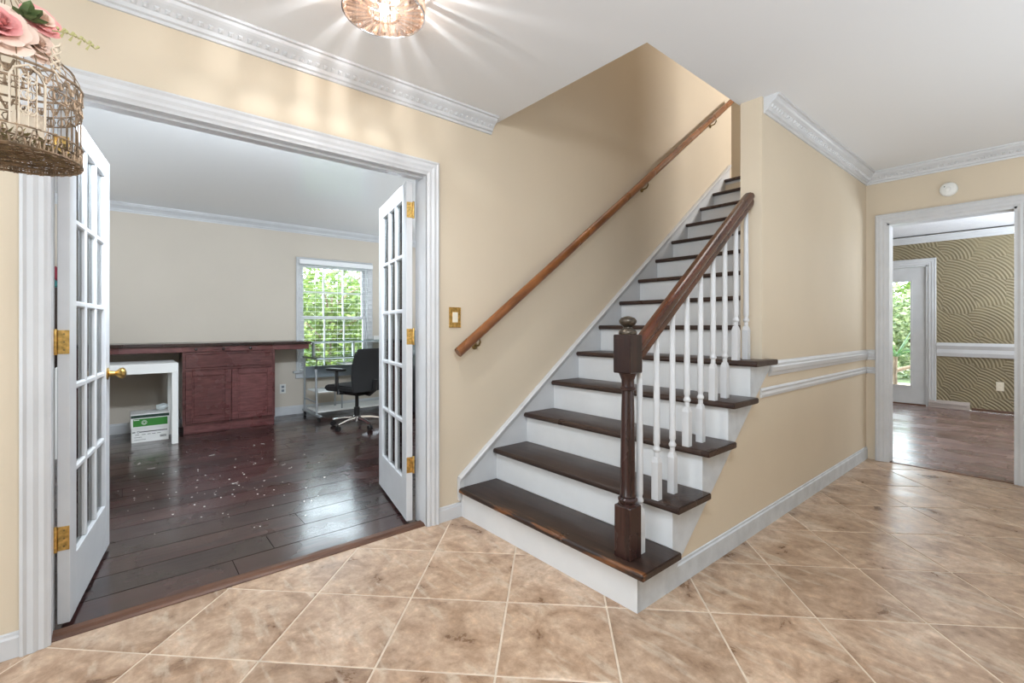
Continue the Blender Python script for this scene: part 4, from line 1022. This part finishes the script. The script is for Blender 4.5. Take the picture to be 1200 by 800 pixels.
tree('shade_tree', 'darker tall tree farther behind the bright leafy tree', (-14,5.0,-.3), [((-14,4.0,1.2),(1.6,2.4,1.7)),((-14,6.0,1.5),(1.6,2.2,1.6)),((-14.5,4.8,1.6),(1.8,3.0,1.7)),((-14,5.4,0.2),(1.4,3.2,.9))], 6500, M_leaf2, .13, 22, .12, 2.8)
tree('garden_tree', 'pale green leafy tree outside the glazed sunroom door', (-3.3,14.0,-.3), [((-3.2,14,1.4),(1.4,1.0,.8)),((-2.3,14.3,1.0),(1.3,1.0,.9)),((-3.6,14,.7),(1.2,1.0,.9)),((-3.0,14.6,.1),(2.0,.8,.5))], 5200, M_leaf2, .085, 23, .07, 1.9)
tree('far_tree', 'bushy tree far beyond the pale green garden tree', (-5,21,-.3), [((-5,21,1.2),(3.4,1.6,1.7)),((-4,21,1.4),(3.4,1.6,1.5)),((-6,21.5,.6),(3.5,1.2,1.0))], 5200, M_leaf, .2, 24, .12, 2.6)
tag(obj('pale_slab', MB().box(-9.2, XOB-.16, -1.5, 5.5, -.1, -.06), M_patio), 'unseen pale concrete slab added below the office window to lift its reflections', 'patio', kind='structure')  # added out of view to reflect skylight onto the office ceiling
tag(obj('pale_slab', MB().box(-6, 2.8, YD1+.15, 12.6, -.1, -.06), M_patio), 'pale concrete patio outside the glazed sunroom door', 'patio', kind='structure')
# strap leaved plant outside the door
spl = thing('strap_leaf_plant', 'dark green strap leaved plant in a pot just outside the glazed door', 'plant', (-1.78,9.75,-.1))
random.seed(31)
def strap(base, a, L_, lift, w):
    pts = []; 
    for j in range(9):
        t = j/8; r_ = L_*.75*t; pts.append(Vector(base)+Vector((math.cos(a)*r_, math.sin(a)*r_, lift*L_*(t-.75*t*t*(1.2 if lift < 1.2 else .35)))))
    s_ = Vector((-math.sin(a), math.cos(a), 0)); vs = []; fs = []
    for j, p in enumerate(pts):
        ww = w*(1-(j/8)**2*.95); vs += [p+s_*ww, p-s_*ww+Vector((0,0,.0)), p-Vector((0,0,w*.5))]
    for j in range(8): a_ = j*3; fs += [(a_,a_+3,a_+5,a_+2),(a_+2,a_+5,a_+4,a_+1)]
    return MB().add(vs, fs)
for k in range(30):
    obj('leaf', strap((-1.78,9.75,.62), 2*PI*k/30*3.1, random.uniform(.35,.62), random.uniform(.7,1.3), .018), M_strap, spl, smooth=True)
obj('leaf', strap((-1.78,9.75,.65), .5, .95, 1.6, .022), M_strap, spl, smooth=True)
obj('stem', MB().tube([(-1.78,9.75,.12),(-1.79,9.75,.35),(-1.78,9.75,.68)], .03, 8), M_bark, spl, smooth=True)
obj('pot', MB().lathe([(.12,-.1),(.16,-.02),(.18,.10),(.185,.12),(.165,.12),(.15,.06)], 20, (-1.78,9.75,0)), M_bark, spl, smooth=True)
tag(obj('fallen_branch', MB().tube([(-3.0,10.3,-.06),(-2.5,10.25,.12),(-2.1,10.3,.28),(-1.7,10.25,.44),(-1.4,10.3,.56)], [.05,.045,.04,.03,.02], 8), M_bark, smooth=True), 'thick brown branch lying low behind the strap leaved plant', 'branch')
tag(obj('garden_wall_log', MB().tube([(-3.2,10.9,-.02),(-2.3,10.95,.00),(-1.2,10.9,-.01)], .09, 10), M_bark, smooth=True), 'brown log on the ground farther behind the strap leaved plant', 'log')
